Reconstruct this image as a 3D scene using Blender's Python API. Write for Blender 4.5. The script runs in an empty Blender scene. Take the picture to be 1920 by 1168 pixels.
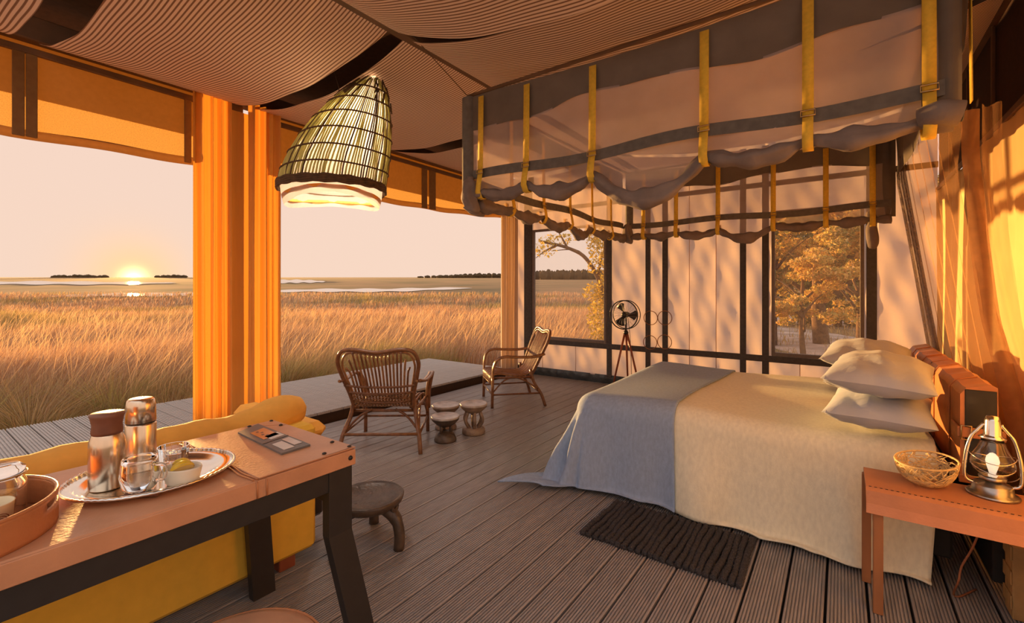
import bpy, math, random
import numpy as np
from mathutils import Vector, Matrix

random.seed(7)
rng = np.random.default_rng(11)
PI = math.pi
scene = bpy.context.scene
COL = scene.collection

# ------------------------------------------------------------------ camera
FPX, CX, HY = 861.0, 960.0, 543.0        # focal length in pixels, principal column, eye-level row
EYE = 1.35
YAW = math.radians(35.63)
FX, FY = -math.sin(YAW), math.cos(YAW)
RX, RY = math.cos(YAW), math.sin(YAW)
cam_data = bpy.data.cameras.new('camera')
cam_data.sensor_width = 36.0
cam_data.lens = FPX / 1920.0 * 36.0
cam_data.shift_y = -(584.0 - HY) / 1920.0
cam_data.clip_end = 4000
cam = bpy.data.objects.new('camera', cam_data)
cam.location = (0, 0, EYE)
cam.rotation_euler = (PI / 2, 0, YAW)
COL.objects.link(cam)
scene.camera = cam

# ------------------------------------------------------------------ world, sun, exposure
SUN_AZ = Vector((-1.253, 0.333, 0)).normalized()
SUN_EL = math.radians(1.7)
SUN_DIR = (SUN_AZ * math.cos(SUN_EL) + Vector((0, 0, math.sin(SUN_EL)))).normalized()
SKY_STRENGTH = 0.82
scene.view_settings.view_transform = 'Standard'
scene.view_settings.look = 'None'
scene.view_settings.gamma = 1.0
scene.view_settings.use_curve_mapping = False
scene.view_settings.exposure = 0.42

world = bpy.data.worlds.new('evening_sky')
scene.world = world
world.use_nodes = True
nt = world.node_tree
nt.nodes.clear()
w_out = nt.nodes.new('ShaderNodeOutputWorld')
w_bg = nt.nodes.new('ShaderNodeBackground')
w_tc = nt.nodes.new('ShaderNodeTexCoord')
w_dot = nt.nodes.new('ShaderNodeVectorMath'); w_dot.operation = 'DOT_PRODUCT'
glow_dir = (SUN_AZ * math.cos(math.radians(1.0)) + Vector((0, 0, math.sin(math.radians(1.0))))).normalized()
w_dot.inputs[1].default_value = glow_dir
nt.links.new(w_tc.outputs['Generated'], w_dot.inputs[0])
w_clamp = nt.nodes.new('ShaderNodeClamp')
nt.links.new(w_dot.outputs['Value'], w_clamp.inputs[0])


def wpow(e, s):
    p = nt.nodes.new('ShaderNodeMath'); p.operation = 'POWER'; p.inputs[1].default_value = e
    nt.links.new(w_clamp.outputs[0], p.inputs[0])
    m = nt.nodes.new('ShaderNodeMath'); m.operation = 'MULTIPLY'; m.inputs[1].default_value = s
    nt.links.new(p.outputs[0], m.inputs[0])
    return m.outputs[0]


def wmix(fac, col_in, rgb, add=False):
    m = nt.nodes.new('ShaderNodeMix'); m.data_type = 'RGBA'
    m.blend_type = 'ADD' if add else 'MIX'
    nt.links.new(fac, m.inputs[0])
    nt.links.new(col_in, m.inputs[6])
    m.inputs[7].default_value = (*rgb, 1)
    return m.outputs[2]


w_sep = nt.nodes.new('ShaderNodeSeparateXYZ')
nt.links.new(w_tc.outputs['Generated'], w_sep.inputs[0])
w_ramp = nt.nodes.new('ShaderNodeValToRGB')
nt.links.new(w_sep.outputs['Z'], w_ramp.inputs[0])
w_ramp.color_ramp.elements[0].position = 0.0
w_ramp.color_ramp.elements[0].color = (0.86, 0.63, 0.50, 1)
w_ramp.color_ramp.elements[1].position = 1.0
w_ramp.color_ramp.elements[1].color = (0.95, 0.98, 1.06, 1)
e = w_ramp.color_ramp.elements.new(0.35); e.color = (0.84, 0.62, 0.515, 1)
c = wmix(wpow(500, 0.75), w_ramp.outputs[0], (1.15, 0.66, 0.26))
c = wmix(wpow(9000, 1.0), c, (3.0, 2.0, 0.8), True)
c = wmix(wpow(90000, 1.0), c, (14, 9, 4), True)
nt.links.new(c, w_bg.inputs[0])
w_bg.inputs[1].default_value = SKY_STRENGTH
nt.links.new(w_bg.outputs[0], w_out.inputs[0])

sun_data = bpy.data.lights.new('sun', 'SUN')
sun_data.energy = 8.5
sun_data.color = (1.0, 0.52, 0.16)
sun_data.angle = math.radians(0.8)
sun = bpy.data.objects.new('sun', sun_data)
sun.rotation_euler = (-SUN_DIR).to_track_quat('-Z', 'Y').to_euler()
sun.location = (-40, 10, 12)
COL.objects.link(sun)


# ------------------------------------------------------------------ pixel helpers (direction only; depth from a known plane)
def ray(px, py):
    r = (px - CX) / FPX
    return Vector((FX + r * RX, FY + r * RY, (HY - py) / FPX))


def onZ(px, py, z):
    d = ray(px, py); t = (z - EYE) / d.z
    return Vector((0, 0, EYE)) + d * t


def onX(px, py, x):
    d = ray(px, py)
    return Vector((0, 0, EYE)) + d * (x / d.x)


def onY(px, py, y):
    d = ray(px, py)
    return Vector((0, 0, EYE)) + d * (y / d.y)


def cam_pt(d, lat, z):
    return Vector((FX * d + RX * lat, FY * d + RY * lat, z))


# ------------------------------------------------------------------ materials
MATS = {}


def principled(name, base, rough=0.6, metal=0.0, var=0.12, scale=25.0, bump=0.0, bscale=None, transl=0.0,
               tcol=None, spec=0.5, stretch=(1, 1, 1), alpha=1.0, transmission=0.0, ior=1.45, sheen=0.0):
    m = bpy.data.materials.new(name)
    m.use_nodes = True
    n = m.node_tree.nodes; l = m.node_tree.links
    p = n['Principled BSDF']; out = n['Material Output']
    p.inputs['Roughness'].default_value = rough
    p.inputs['Metallic'].default_value = metal
    p.inputs['Specular IOR Level'].default_value = spec
    p.inputs['IOR'].default_value = ior
    p.inputs['Transmission Weight'].default_value = transmission
    p.inputs['Sheen Weight'].default_value = sheen
    tc = n.new('ShaderNodeTexCoord'); mp = n.new('ShaderNodeMapping')
    mp.inputs['Scale'].default_value = stretch
    l.new(tc.outputs['Object'], mp.inputs[0])
    nz = n.new('ShaderNodeTexNoise'); nz.inputs['Scale'].default_value = scale; nz.inputs['Detail'].default_value = 5
    l.new(mp.outputs[0], nz.inputs['Vector'])
    cr = n.new('ShaderNodeValToRGB')
    lo = [max(0, v * (1 - var)) for v in base]; hi = [min(1, v * (1 + var)) for v in base]
    cr.color_ramp.elements[0].position = 0.3; cr.color_ramp.elements[0].color = (*lo, 1)
    cr.color_ramp.elements[1].position = 0.7; cr.color_ramp.elements[1].color = (*hi, 1)
    l.new(nz.outputs['Fac'], cr.inputs[0])
    l.new(cr.outputs[0], p.inputs['Base Color'])
    if bump:
        nb = n.new('ShaderNodeTexNoise'); nb.inputs['Scale'].default_value = bscale or scale * 3
        nb.inputs['Detail'].default_value = 4
        l.new(mp.outputs[0], nb.inputs['Vector'])
        bp = n.new('ShaderNodeBump'); bp.inputs['Strength'].default_value = bump; bp.inputs['Distance'].default_value = 0.02
        l.new(nb.outputs['Fac'], bp.inputs['Height'])
        l.new(bp.outputs[0], p.inputs['Normal'])
    last = p.outputs[0]
    if transl:
        t = n.new('ShaderNodeBsdfTranslucent')
        if tcol: t.inputs[0].default_value = (*tcol, 1)
        else: l.new(cr.outputs[0], t.inputs[0])
        mx = n.new('ShaderNodeMixShader'); mx.inputs[0].default_value = transl
        l.new(last, mx.inputs[1]); l.new(t.outputs[0], mx.inputs[2]); last = mx.outputs[0]
    if alpha < 1.0:
        t = n.new('ShaderNodeBsdfTransparent')
        mx = n.new('ShaderNodeMixShader'); mx.inputs[0].default_value = alpha
        l.new(t.outputs[0], mx.inputs[1]); l.new(last, mx.inputs[2]); last = mx.outputs[0]
    l.new(last, out.inputs[0])
    MATS[name] = m
    return m


def stripes(name, dark, light, period, duty, axis=1, transl=0.35):
    m = principled(name, light, 0.85, var=0.05, transl=transl)
    n = m.node_tree.nodes; l = m.node_tree.links
    tc = n.new('ShaderNodeTexCoord'); sp = n.new('ShaderNodeSeparateXYZ')
    l.new(tc.outputs['Object'], sp.inputs[0])
    dv = n.new('ShaderNodeMath'); dv.operation = 'DIVIDE'; dv.inputs[1].default_value = period
    l.new(sp.outputs[axis], dv.inputs[0])
    fr = n.new('ShaderNodeMath'); fr.operation = 'FRACT'; l.new(dv.outputs[0], fr.inputs[0])
    cr = n.new('ShaderNodeValToRGB')
    cr.color_ramp.elements[0].position = duty - 0.06; cr.color_ramp.elements[0].color = (*dark, 1)
    cr.color_ramp.elements[1].position = duty + 0.06; cr.color_ramp.elements[1].color = (*light, 1)
    e2 = cr.color_ramp.elements.new(0.0); e2.color = (*light, 1)
    e3 = cr.color_ramp.elements.new(0.1); e3.color = (*dark, 1)
    l.new(fr.outputs[0], cr.inputs[0])
    l.new(cr.outputs[0], n['Principled BSDF'].inputs['Base Color'])
    for nd in n:
        if nd.type == 'BSDF_TRANSLUCENT': l.new(cr.outputs[0], nd.inputs[0])
    return m


def attr_mat(name, rough=0.7, transl=0.4):
    m = bpy.data.materials.new(name); m.use_nodes = True
    n = m.node_tree.nodes; l = m.node_tree.links
    p = n['Principled BSDF']; p.inputs['Roughness'].default_value = rough
    a = n.new('ShaderNodeAttribute'); a.attribute_name = 'tint'
    l.new(a.outputs['Color'], p.inputs['Base Color'])
    t = n.new('ShaderNodeBsdfTranslucent'); l.new(a.outputs['Color'], t.inputs[0])
    mx = n.new('ShaderNodeMixShader'); mx.inputs[0].default_value = transl
    l.new(p.outputs[0], mx.inputs[1]); l.new(t.outputs[0], mx.inputs[2])
    l.new(mx.outputs[0], n['Material Output'].inputs[0])
    MATS[name] = m
    return m


def emissive(name, col, s):
    m = bpy.data.materials.new(name); m.use_nodes = True
    n = m.node_tree.nodes
    p = n['Principled BSDF']
    p.inputs['Base Color'].default_value = (0.9, 0.88, 0.82, 1)
    p.inputs['Emission Color'].default_value = (*col, 1)
    p.inputs['Emission Strength'].default_value = s
    MATS[name] = m
    return m


principled('deck_board', (0.325, 0.30, 0.29), 0.36, var=0.18, scale=9, stretch=(6, 0.5, 1), bump=0.05)
principled('deck_outside', (0.42, 0.37, 0.33), 0.6, var=0.15, scale=9, stretch=(0.5, 6, 1), bump=0.05)
principled('dark_wood', (0.06, 0.03, 0.015), 0.5)
principled('under_floor', (0.02, 0.015, 0.012), 0.9)
principled('beam_brown', (0.15, 0.08, 0.04), 0.6, var=0.15, scale=8)
principled('roof_canvas', (0.085, 0.045, 0.025), 0.9, var=0.15)
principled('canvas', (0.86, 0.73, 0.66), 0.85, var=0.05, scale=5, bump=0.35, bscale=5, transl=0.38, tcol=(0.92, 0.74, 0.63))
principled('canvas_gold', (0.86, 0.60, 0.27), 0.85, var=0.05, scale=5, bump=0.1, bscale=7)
principled('band_grey', (0.085, 0.075, 0.07), 0.8, var=0.15, scale=30)
principled('frame_grey', (0.20, 0.165, 0.145), 0.8, var=0.12, scale=30)
principled('vinyl', (0.055, 0.065, 0.07), 0.25, var=0.2, scale=10, bump=0.5, bscale=14)
principled('window_gauze', (0.6, 0.5, 0.43), 0.9, alpha=0.17, transl=0.4)
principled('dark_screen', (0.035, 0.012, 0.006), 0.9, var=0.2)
principled('curtain', (0.74, 0.42, 0.11), 0.85, var=0.06, scale=40, transl=0.3, tcol=(0.85, 0.38, 0.05), stretch=(1, 1, 0.1))
principled('curtain_pale', (0.62, 0.52, 0.44), 0.85, var=0.06, scale=40, transl=0.12, tcol=(0.7, 0.42, 0.18), stretch=(1, 1, 0.1))
principled('blind_canvas', (0.20, 0.11, 0.04), 0.85, var=0.1, transl=0.12, tcol=(0.5, 0.2, 0.03))
principled('blind_mesh', (0.50, 0.32, 0.12), 0.8, var=0.5, scale=140, transl=0.25, tcol=(0.85, 0.50, 0.14))
principled('blind_strap', (0.26, 0.15, 0.06), 0.85, transl=0.2, tcol=(0.4, 0.16, 0.03))
stripes('ceiling_stripe', (0.30, 0.17, 0.11), (0.95, 0.77, 0.64), 0.0225, 0.44, transl=0.12)
principled('net_mesh', (0.74, 0.61, 0.59), 0.9, var=0.12, scale=4, alpha=0.44, transl=0.3)
principled('net_roll', (0.24, 0.19, 0.17), 0.9, var=0.2, scale=9, bump=0.4, bscale=16, transl=0.12)
principled('net_hem', (0.17, 0.14, 0.115), 0.9, var=0.1, scale=8, bump=0.2, bscale=20, transl=0.15)
principled('net_band', (0.15, 0.135, 0.12), 0.9, var=0.15)
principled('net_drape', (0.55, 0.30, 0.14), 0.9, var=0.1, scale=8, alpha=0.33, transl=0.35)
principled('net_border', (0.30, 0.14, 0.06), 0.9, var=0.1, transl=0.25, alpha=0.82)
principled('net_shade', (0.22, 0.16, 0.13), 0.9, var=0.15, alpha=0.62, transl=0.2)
principled('webbing', (0.88, 0.57, 0.06), 0.75, var=0.08, scale=60, transl=0.1)
principled('brass', (0.55, 0.38, 0.18), 0.3, 1.0)
principled('linen_cream', (0.84, 0.80, 0.62), 0.9, var=0.07, scale=60, bump=0.12, bscale=160, stretch=(1, 1, 0.4))
principled('linen_blue', (0.30, 0.39, 0.55), 0.9, var=0.10, scale=60, bump=0.12, bscale=160, stretch=(1, 1, 0.4))
principled('pillow_grey', (0.42, 0.46, 0.55), 0.55, var=0.04, scale=6, bump=0.6, bscale=7, sheen=0.1)
principled('leather_tan', (0.52, 0.20, 0.075), 0.42, var=0.15, scale=10, bump=0.08, bscale=90)
principled('leather_top', (0.60, 0.29, 0.15), 0.40, var=0.10, scale=8, bump=0.06, bscale=90)
principled('leather_night', (0.50, 0.22, 0.11), 0.5, var=0.10, scale=8, bump=0.06, bscale=90)
principled('leather_stool', (0.52, 0.27, 0.15), 0.45, var=0.1, scale=8)
principled('black_leather', (0.02, 0.017, 0.015), 0.35)
principled('black_steel', (0.03, 0.025, 0.022), 0.4, var=0.1)
principled('bed_base', (0.02, 0.018, 0.017), 0.8)
principled('sofa_orange', (0.82, 0.42, 0.07), 0.8, var=0.06, scale=20, transl=0.1, bump=0.15, bscale=12)
principled('sofa_panel', (0.80, 0.47, 0.05), 0.8, var=0.05, scale=20)
principled('rattan', (0.18, 0.075, 0.03), 0.32, var=0.3, scale=30)
principled('rattan_pale', (0.29, 0.14, 0.055), 0.32, var=0.3, scale=30)
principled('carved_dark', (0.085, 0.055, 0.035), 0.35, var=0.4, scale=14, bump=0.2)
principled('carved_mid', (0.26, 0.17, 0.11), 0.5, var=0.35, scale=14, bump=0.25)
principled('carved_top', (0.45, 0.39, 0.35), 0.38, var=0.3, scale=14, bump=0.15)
principled('wood_red', (0.30, 0.085, 0.04), 0.35, var=0.2, scale=12, stretch=(1, 1, 0.2))
principled('wood_warm', (0.36, 0.15, 0.06), 0.45, var=0.2, scale=12, stretch=(1, 1, 0.2))
principled('rug_wool', (0.075, 0.068, 0.07), 0.95, var=0.4, scale=120, bump=0.9, bscale=220)
principled('steel', (0.80, 0.62, 0.44), 0.24, 1.0, var=0.06, scale=80, stretch=(1, 1, 0.02))  # warm sunset reflection tinted into the steel's base colour
principled('silver', (0.80, 0.76, 0.70), 0.16, 1.0, var=0.04)
principled('pewter', (0.42, 0.40, 0.38), 0.3, 1.0, var=0.1)
principled('dark_metal', (0.05, 0.045, 0.04), 0.4, 0.6)
principled('bottle_lid', (0.20, 0.075, 0.04), 0.45)
principled('glass', (1.0, 1.0, 1.0), 0.0, var=0.0, transmission=1.0, ior=1.45)
principled('ceramic', (0.82, 0.70, 0.52), 0.3, var=0.03)
principled('cream_card', (0.80, 0.66, 0.42), 0.6, var=0.05)
principled('lemon', (0.85, 0.55, 0.04), 0.4, var=0.1, transl=0.2)
principled('lemon_flesh', (0.90, 0.72, 0.30), 0.3, var=0.1, transl=0.3)
principled('sugar', (0.50, 0.24, 0.07), 0.9, var=0.3, scale=150)
principled('reed', (0.60, 0.58, 0.24), 0.6, var=0.25, scale=20, stretch=(1, 1, 0.1), transl=0.3, tcol=(0.75, 0.72, 0.28))
principled('reed_dark', (0.085, 0.045, 0.02), 0.7, var=0.3, scale=30)
principled('lamp_lining', (0.62, 0.50, 0.38), 0.8, var=0.03, transl=0.45, tcol=(0.62, 0.47, 0.32))
principled('ribbon', (0.85, 0.42, 0.07), 0.7, transl=0.3)
principled('straw', (0.62, 0.44, 0.20), 0.6, var=0.2, scale=60)
principled('cord_brown', (0.33, 0.12, 0.05), 0.6)
principled('dark_fabric', (0.05, 0.055, 0.065), 0.9, var=0.2, bump=0.2)
principled('box_wood', (0.55, 0.33, 0.13), 0.5, var=0.2, scale=10, stretch=(1, 4, 1))
principled('slate_grey', (0.14, 0.135, 0.13), 0.45)
principled('white_card', (0.72, 0.64, 0.56), 0.6, var=0.03)
principled('bark', (0.16, 0.085, 0.04), 0.9, var=0.35, scale=12, bump=0.4)
principled('far_trees', (0.10, 0.060, 0.022), 0.9, var=0.3, scale=0.3)
principled('water', (0.55, 0.44, 0.36), 0.12, var=0.05, scale=0.05)
attr_mat('grass_blade', 0.6, 0.5)
attr_mat('leaf', 0.6, 0.45)
emissive('bulb_white', (1.0, 0.85, 0.62), 0.5)


def ground_material():
    m = principled('marsh_ground', (0.42, 0.25, 0.09), 0.95, var=0.45, scale=0.25, stretch=(1, 1, 1), bump=0.0)
    n = m.node_tree.nodes; l = m.node_tree.links
    tc = n.new('ShaderNodeTexCoord')
    nz = n.new('ShaderNodeTexNoise'); nz.inputs['Scale'].default_value = 0.035; nz.inputs['Detail'].default_value = 8
    l.new(tc.outputs['Object'], nz.inputs['Vector'])
    cr = n.new('ShaderNodeValToRGB')
    cr.color_ramp.elements[0].position = 0.35; cr.color_ramp.elements[0].color = (0.13, 0.095, 0.03, 1)
    cr.color_ramp.elements[1].position = 0.6; cr.color_ramp.elements[1].color = (0.33, 0.175, 0.07, 1)
    e = cr.color_ramp.elements.new(0.8); e.color = (0.22, 0.11, 0.045, 1)
    l.new(nz.outputs['Fac'], cr.inputs[0])
    l.new(cr.outputs[0], n['Principled BSDF'].inputs['Base Color'])


ground_material()
principled('sandy_ground', (0.44, 0.32, 0.25), 0.95, var=0.35, scale=1.2, bump=0.3)


def M(name):
    return MATS[name]


# ------------------------------------------------------------------ mesh builder
OFF = {}


class B:
    def __init__(self):
        self.v = []; self.f = []; self.sm = []

    def add(self, vs, fs, smooth=False):
        o = len(self.v)
        self.v += [tuple(p) for p in vs]
        self.f += [tuple(i + o for i in f) for f in fs]
        self.sm += [smooth] * len(fs)
        return self

    def box(self, x0, x1, y0, y1, z0, z1, bev=0.0):
        if bev <= 0:
            vs = [(x, y, z) for x in (x0, x1) for y in (y0, y1) for z in (z0, z1)]
            fs = [(0, 1, 3, 2), (4, 6, 7, 5), (0, 4, 5, 1), (2, 3, 7, 6), (0, 2, 6, 4), (1, 5, 7, 3)]
            return self.add(vs, fs)
        # chamfered box
        b = min(bev, (x1 - x0) / 2.01, (y1 - y0) / 2.01, (z1 - z0) / 2.01)
        vs = []; idx = {}
        for sx in (0, 1):
            for sy in (0, 1):
                for sz in (0, 1):
                    X = (x0, x1)[sx]; Y = (y0, y1)[sy]; Z = (z0, z1)[sz]
                    ix = X + (b if sx == 0 else -b); iy = Y + (b if sy == 0 else -b); iz = Z + (b if sz == 0 else -b)
                    for a, p in (('x', (X, iy, iz)), ('y', (ix, Y, iz)), ('z', (ix, iy, Z))):
                        idx[(sx, sy, sz, a)] = len(vs); vs.append(p)
        fs = []
        for s in (0, 1):
            fs.append([idx[(s, 0, 0, 'x')], idx[(s, 1, 0, 'x')], idx[(s, 1, 1, 'x')], idx[(s, 0, 1, 'x')]][::(1 if s else -1)])
            fs.append([idx[(0, s, 0, 'y')], idx[(1, s, 0, 'y')], idx[(1, s, 1, 'y')], idx[(0, s, 1, 'y')]][::(-1 if s else 1)])
            fs.append([idx[(0, 0, s, 'z')], idx[(1, 0, s, 'z')], idx[(1, 1, s, 'z')], idx[(0, 1, s, 'z')]][::(1 if s else -1)])
        for a in (0, 1):
            for c2 in (0, 1):
                fs.append([idx[(a, c2, 0, 'x')], idx[(a, c2, 1, 'x')], idx[(a, c2, 1, 'y')], idx[(a, c2, 0, 'y')]])
                fs.append([idx[(a, 0, c2, 'x')], idx[(a, 1, c2, 'x')], idx[(a, 1, c2, 'z')], idx[(a, 0, c2, 'z')]])
                fs.append([idx[(0, a, c2, 'y')], idx[(1, a, c2, 'y')], idx[(1, a, c2, 'z')], idx[(0, a, c2, 'z')]])
        for sx in (0, 1):
            for sy in (0, 1):
                for sz in (0, 1):
                    fs.append([idx[(sx, sy, sz, a)] for a in 'xyz'])
        return self.add(vs, fs)

    def tube(self, pts, r, n=8, closed=False, caps=True, rip=None):
        pts = [Vector(p) for p in pts]
        N = len(pts)
        rs = r if isinstance(r, (list, tuple)) else [r] * N
        vs = []; prev = None
        for i in range(N):
            if closed:
                t = pts[(i + 1) % N] - pts[i - 1]
            else:
                t = pts[min(i + 1, N - 1)] - pts[max(i - 1, 0)]
            if t.length < 1e-9: t = Vector((0, 0, 1))
            t.normalize()
            if prev is None:
                a = Vector((0, 0, 1)) if abs(t.z) < 0.9 else Vector((1, 0, 0))
                u = t.cross(a).normalized()
            else:
                u = prev - t * prev.dot(t)
                u = u.normalized() if u.length > 1e-6 else t.cross(Vector((0.3, 0.5, 0.8))).normalized()
            prev = u
            w = t.cross(u)
            for k in range(n):
                a = 2 * PI * k / n
                q = rs[i] * (1 + rip[0] * math.sin(rip[1] * a + rip[2] * i) + rip[0] * .6 * math.sin((rip[1] + 2) * a - rip[2] * .6 * i)) if rip else rs[i]
                vs.append(pts[i] + (u * math.cos(a) + w * math.sin(a)) * q)
        fs = []
        for i in range(N if closed else N - 1):
            j = (i + 1) % N
            for k in range(n):
                k2 = (k + 1) % n
                fs.append((i * n + k, i * n + k2, j * n + k2, j * n + k))
        if caps and not closed:
            fs.append(tuple(range(n))[::-1]); fs.append(tuple((N - 1) * n + k for k in range(n)))
        return self.add(vs, fs, True)

    def lathe(self, prof, n=32, c=(0, 0, 0), sx=1.0, sy=1.0, rot=0.0, close=True, mat=None):
        vs = []
        for (r, z) in prof:
            for k in range(n):
                a = 2 * PI * k / n
                x = r * math.cos(a) * sx; y = r * math.sin(a) * sy
                p = Vector((x * math.cos(rot) - y * math.sin(rot), x * math.sin(rot) + y * math.cos(rot), z))
                if mat: p = mat @ p
                vs.append((p.x + c[0], p.y + c[1], p.z + c[2]))
        fs = []
        for i in range(len(prof) - 1):
            for k in range(n):
                k2 = (k + 1) % n
                fs.append((i * n + k, i * n + k2, (i + 1) * n + k2, (i + 1) * n + k))
        if close:
            fs.append(tuple(range(n))[::-1]); fs.append(tuple((len(prof) - 1) * n + k for k in range(n)))
        return self.add(vs, fs, True)

    def grid(self, fn, nu, nv, smooth=True, skip=None):
        vs = [fn(i / nu, j / nv) for i in range(nu + 1) for j in range(nv + 1)]
        fs = []
        for i in range(nu):
            for j in range(nv):
                if skip and skip(i, j): continue
                a = i * (nv + 1) + j
                fs.append((a, a + nv + 1, a + nv + 2, a + 1))
        return self.add(vs, fs, smooth)

    def bar(self, p, q, w, h, up=(0, 0, 1)):
        """rectangular bar from p to q, width w sideways, h along up"""
        p = Vector(p); q = Vector(q); t = (q - p).normalized(); up = Vector(up)
        s = t.cross(up)
        s = s.normalized() if s.length > 1e-6 else Vector((1, 0, 0))
        u = s.cross(t).normalized()
        vs = [e2 + s * a * w / 2 + u * b * h / 2 for e2 in (p, q) for a, b in ((-1, -1), (1, -1), (1, 1), (-1, 1))]
        fs = [(3, 2, 1, 0), (4, 5, 6, 7), (0, 1, 5, 4), (1, 2, 6, 5), (2, 3, 7, 6), (3, 0, 4, 7)]
        return self.add(vs, fs)

    def ribbon(self, pts, wdir, w):
        """flat strip through pts, half width along wdir"""
        wd = Vector(wdir).normalized() * (w / 2)
        vs = []
        for p in pts:
            p = Vector(p); vs += [p - wd, p + wd]
        fs = [(2 * i, 2 * i + 1, 2 * i + 3, 2 * i + 2) for i in range(len(pts) - 1)]
        return self.add(vs, fs, True)

    def obj(self, name, mat, parent=None, world=False, loc=None, thick=0.0):
        off = Vector((0, 0, 0))
        if world and parent is not None: off = OFF.get(parent.name, Vector((0, 0, 0)))
        if loc is not None: off = Vector(loc)
        me = bpy.data.meshes.new(name)
        vs = [(x - off.x, y - off.y, z - off.z) for x, y, z in self.v]
        me.from_pydata(vs, [], [list(f) for f in self.f])
        me.polygons.foreach_set('use_smooth', self.sm)
        me.materials.append(M(mat) if isinstance(mat, str) else mat)
        me.update()
        o = bpy.data.objects.new(name, me)
        COL.objects.link(o)
        if parent is not None:
            o.parent = parent
            OFF[o.name] = OFF.get(parent.name, Vector((0, 0, 0)))
        elif loc is not None:
            o.location = loc
            OFF[o.name] = Vector(loc)
        else:
            OFF[o.name] = Vector((0, 0, 0))
        if thick:
            md = o.modifiers.new('thickness', 'SOLIDIFY'); md.thickness = thick; md.offset = 0
        return o


def thing(name, label, cat, loc=(0, 0, 0), rz=0.0, group=None):
    o = bpy.data.objects.new(name, None)
    o.empty_display_size = 0.1
    COL.objects.link(o)
    o.location = loc; o.rotation_euler = (0, 0, rz)
    o['label'] = label; o['category'] = cat
    if group: o['group'] = group
    OFF[o.name] = Vector(loc)
    return o


def tag(o, label, cat, group=None, kind=None):
    if label: o['label'] = label
    if cat: o['category'] = cat
    if group: o['group'] = group
    if kind: o['kind'] = kind
    return o


def struct(name, loc=(0, 0, 0), label=None):
    o = bpy.data.objects.new(name, None)
    o.empty_display_size = 0.1
    COL.objects.link(o); o.location = loc; o['kind'] = 'structure'
    if label: o['label'] = label
    OFF[o.name] = Vector(loc)
    return o


def copy_tree(o, parent=None):
    c2 = o.copy(); COL.objects.link(c2); c2.parent = parent
    for ch in list(o.children): copy_tree(ch, c2)
    return c2


def lerp(a, b, t): return a + (b - a) * t


def smooth_path(pts, n=8):
    """Catmull-Rom through pts"""
    P = [Vector(p) for p in pts]
    P = [P[0] * 2 - P[1]] + P + [P[-1] * 2 - P[-2]]
    out = []
    for i in range(1, len(P) - 2):
        for k in range(n):
            t = k / n
            a, b, c2, d = P[i - 1], P[i], P[i + 1], P[i + 2]
            out.append(0.5 * ((2 * b) + (c2 - a) * t + (2 * a - 5 * b + 4 * c2 - d) * t * t + (3 * b - a - 3 * c2 + d) * t ** 3))
    out.append(P[-2])
    return out


def interp(tab, x):
    if x <= tab[0][0]: return tab[0][1]
    for (a, b), (c2, d) in zip(tab, tab[1:]):
        if x <= c2: return b + (d - b) * (x - a) / (c2 - a)
    return tab[-1][1]


def numpy_mesh(name, V, F3, tint, mat, parent=None):
    """V (n,3), F3 (m,3) triangles, tint (n,3) vertex colours"""
    me = bpy.data.meshes.new(name)
    me.vertices.add(len(V)); me.vertices.foreach_set('co', V.astype(np.float32).ravel())
    me.loops.add(F3.size); me.loops.foreach_set('vertex_index', F3.astype(np.int32).ravel())
    me.polygons.add(len(F3))
    me.polygons.foreach_set('loop_start', np.arange(0, F3.size, 3, dtype=np.int32))
    me.polygons.foreach_set('loop_total', np.full(len(F3), 3, dtype=np.int32))
    me.update(calc_edges=True)
    a = me.color_attributes.new('tint', 'FLOAT_COLOR', 'POINT')
    a.data.foreach_set('color', np.concatenate([tint, np.ones((len(V), 1))], 1).astype(np.float32).ravel())
    me.materials.append(M(mat))
    o = bpy.data.objects.new(name, me); COL.objects.link(o)
    if parent is not None: o.parent = parent
    return o


# room dimensions
XL, XR = -4.35, 0.78          # open left side, right wall
YF, YN = 6.18, -1.6           # far wall, near end of the deck
ZE = 3.05                     # eaves
GZ = -0.45                    # marsh level near the tent

# ================================================================== TERRAIN
def terrain_z(d):
    return GZ if d < 40 else GZ + 0.0288 * (d - 40)


ds = [-12, -4, 0, 3, 6, 9, 12, 16, 20, 26, 32, 40, 50, 65, 85, 110, 150, 200, 280, 400, 600, 900, 1400]
b = B()
nl = 24
vs = []
for d in ds:
    half = 18 + 1.7 * max(d, 0)
    for k in range(nl + 1):
        p = cam_pt(d, lerp(-half, half, k / nl), terrain_z(d))
        vs.append(p)
fs = [(i * (nl + 1) + k, i * (nl + 1) + k + 1, (i + 1) * (nl + 1) + k + 1, (i + 1) * (nl + 1) + k)
      for i in range(len(ds) - 1) for k in range(nl)]
b.add(vs, fs, True)
g = b.obj('ground', 'marsh_ground'); g['kind'] = 'structure'; g['label'] = 'golden marsh plain stretching to the horizon'

# sandy yard beyond the far wall
b = B()
def yard(u, v):
    a = lerp(math.radians(-12), math.radians(20), u)
    r = lerp(7.0, 40, v)
    return (math.sin(a) * r - 0.2 + 0.4 * math.sin(5 * v + 3 * u), math.cos(a) * r, GZ + 0.02 + 0.03 * math.sin(9 * u + 14 * v))
b.grid(yard, 24, 24)
o = b.obj('sandy_ground', 'sandy_ground'); o['kind'] = 'structure'; o['label'] = 'sandy yard behind the tent'

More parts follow.
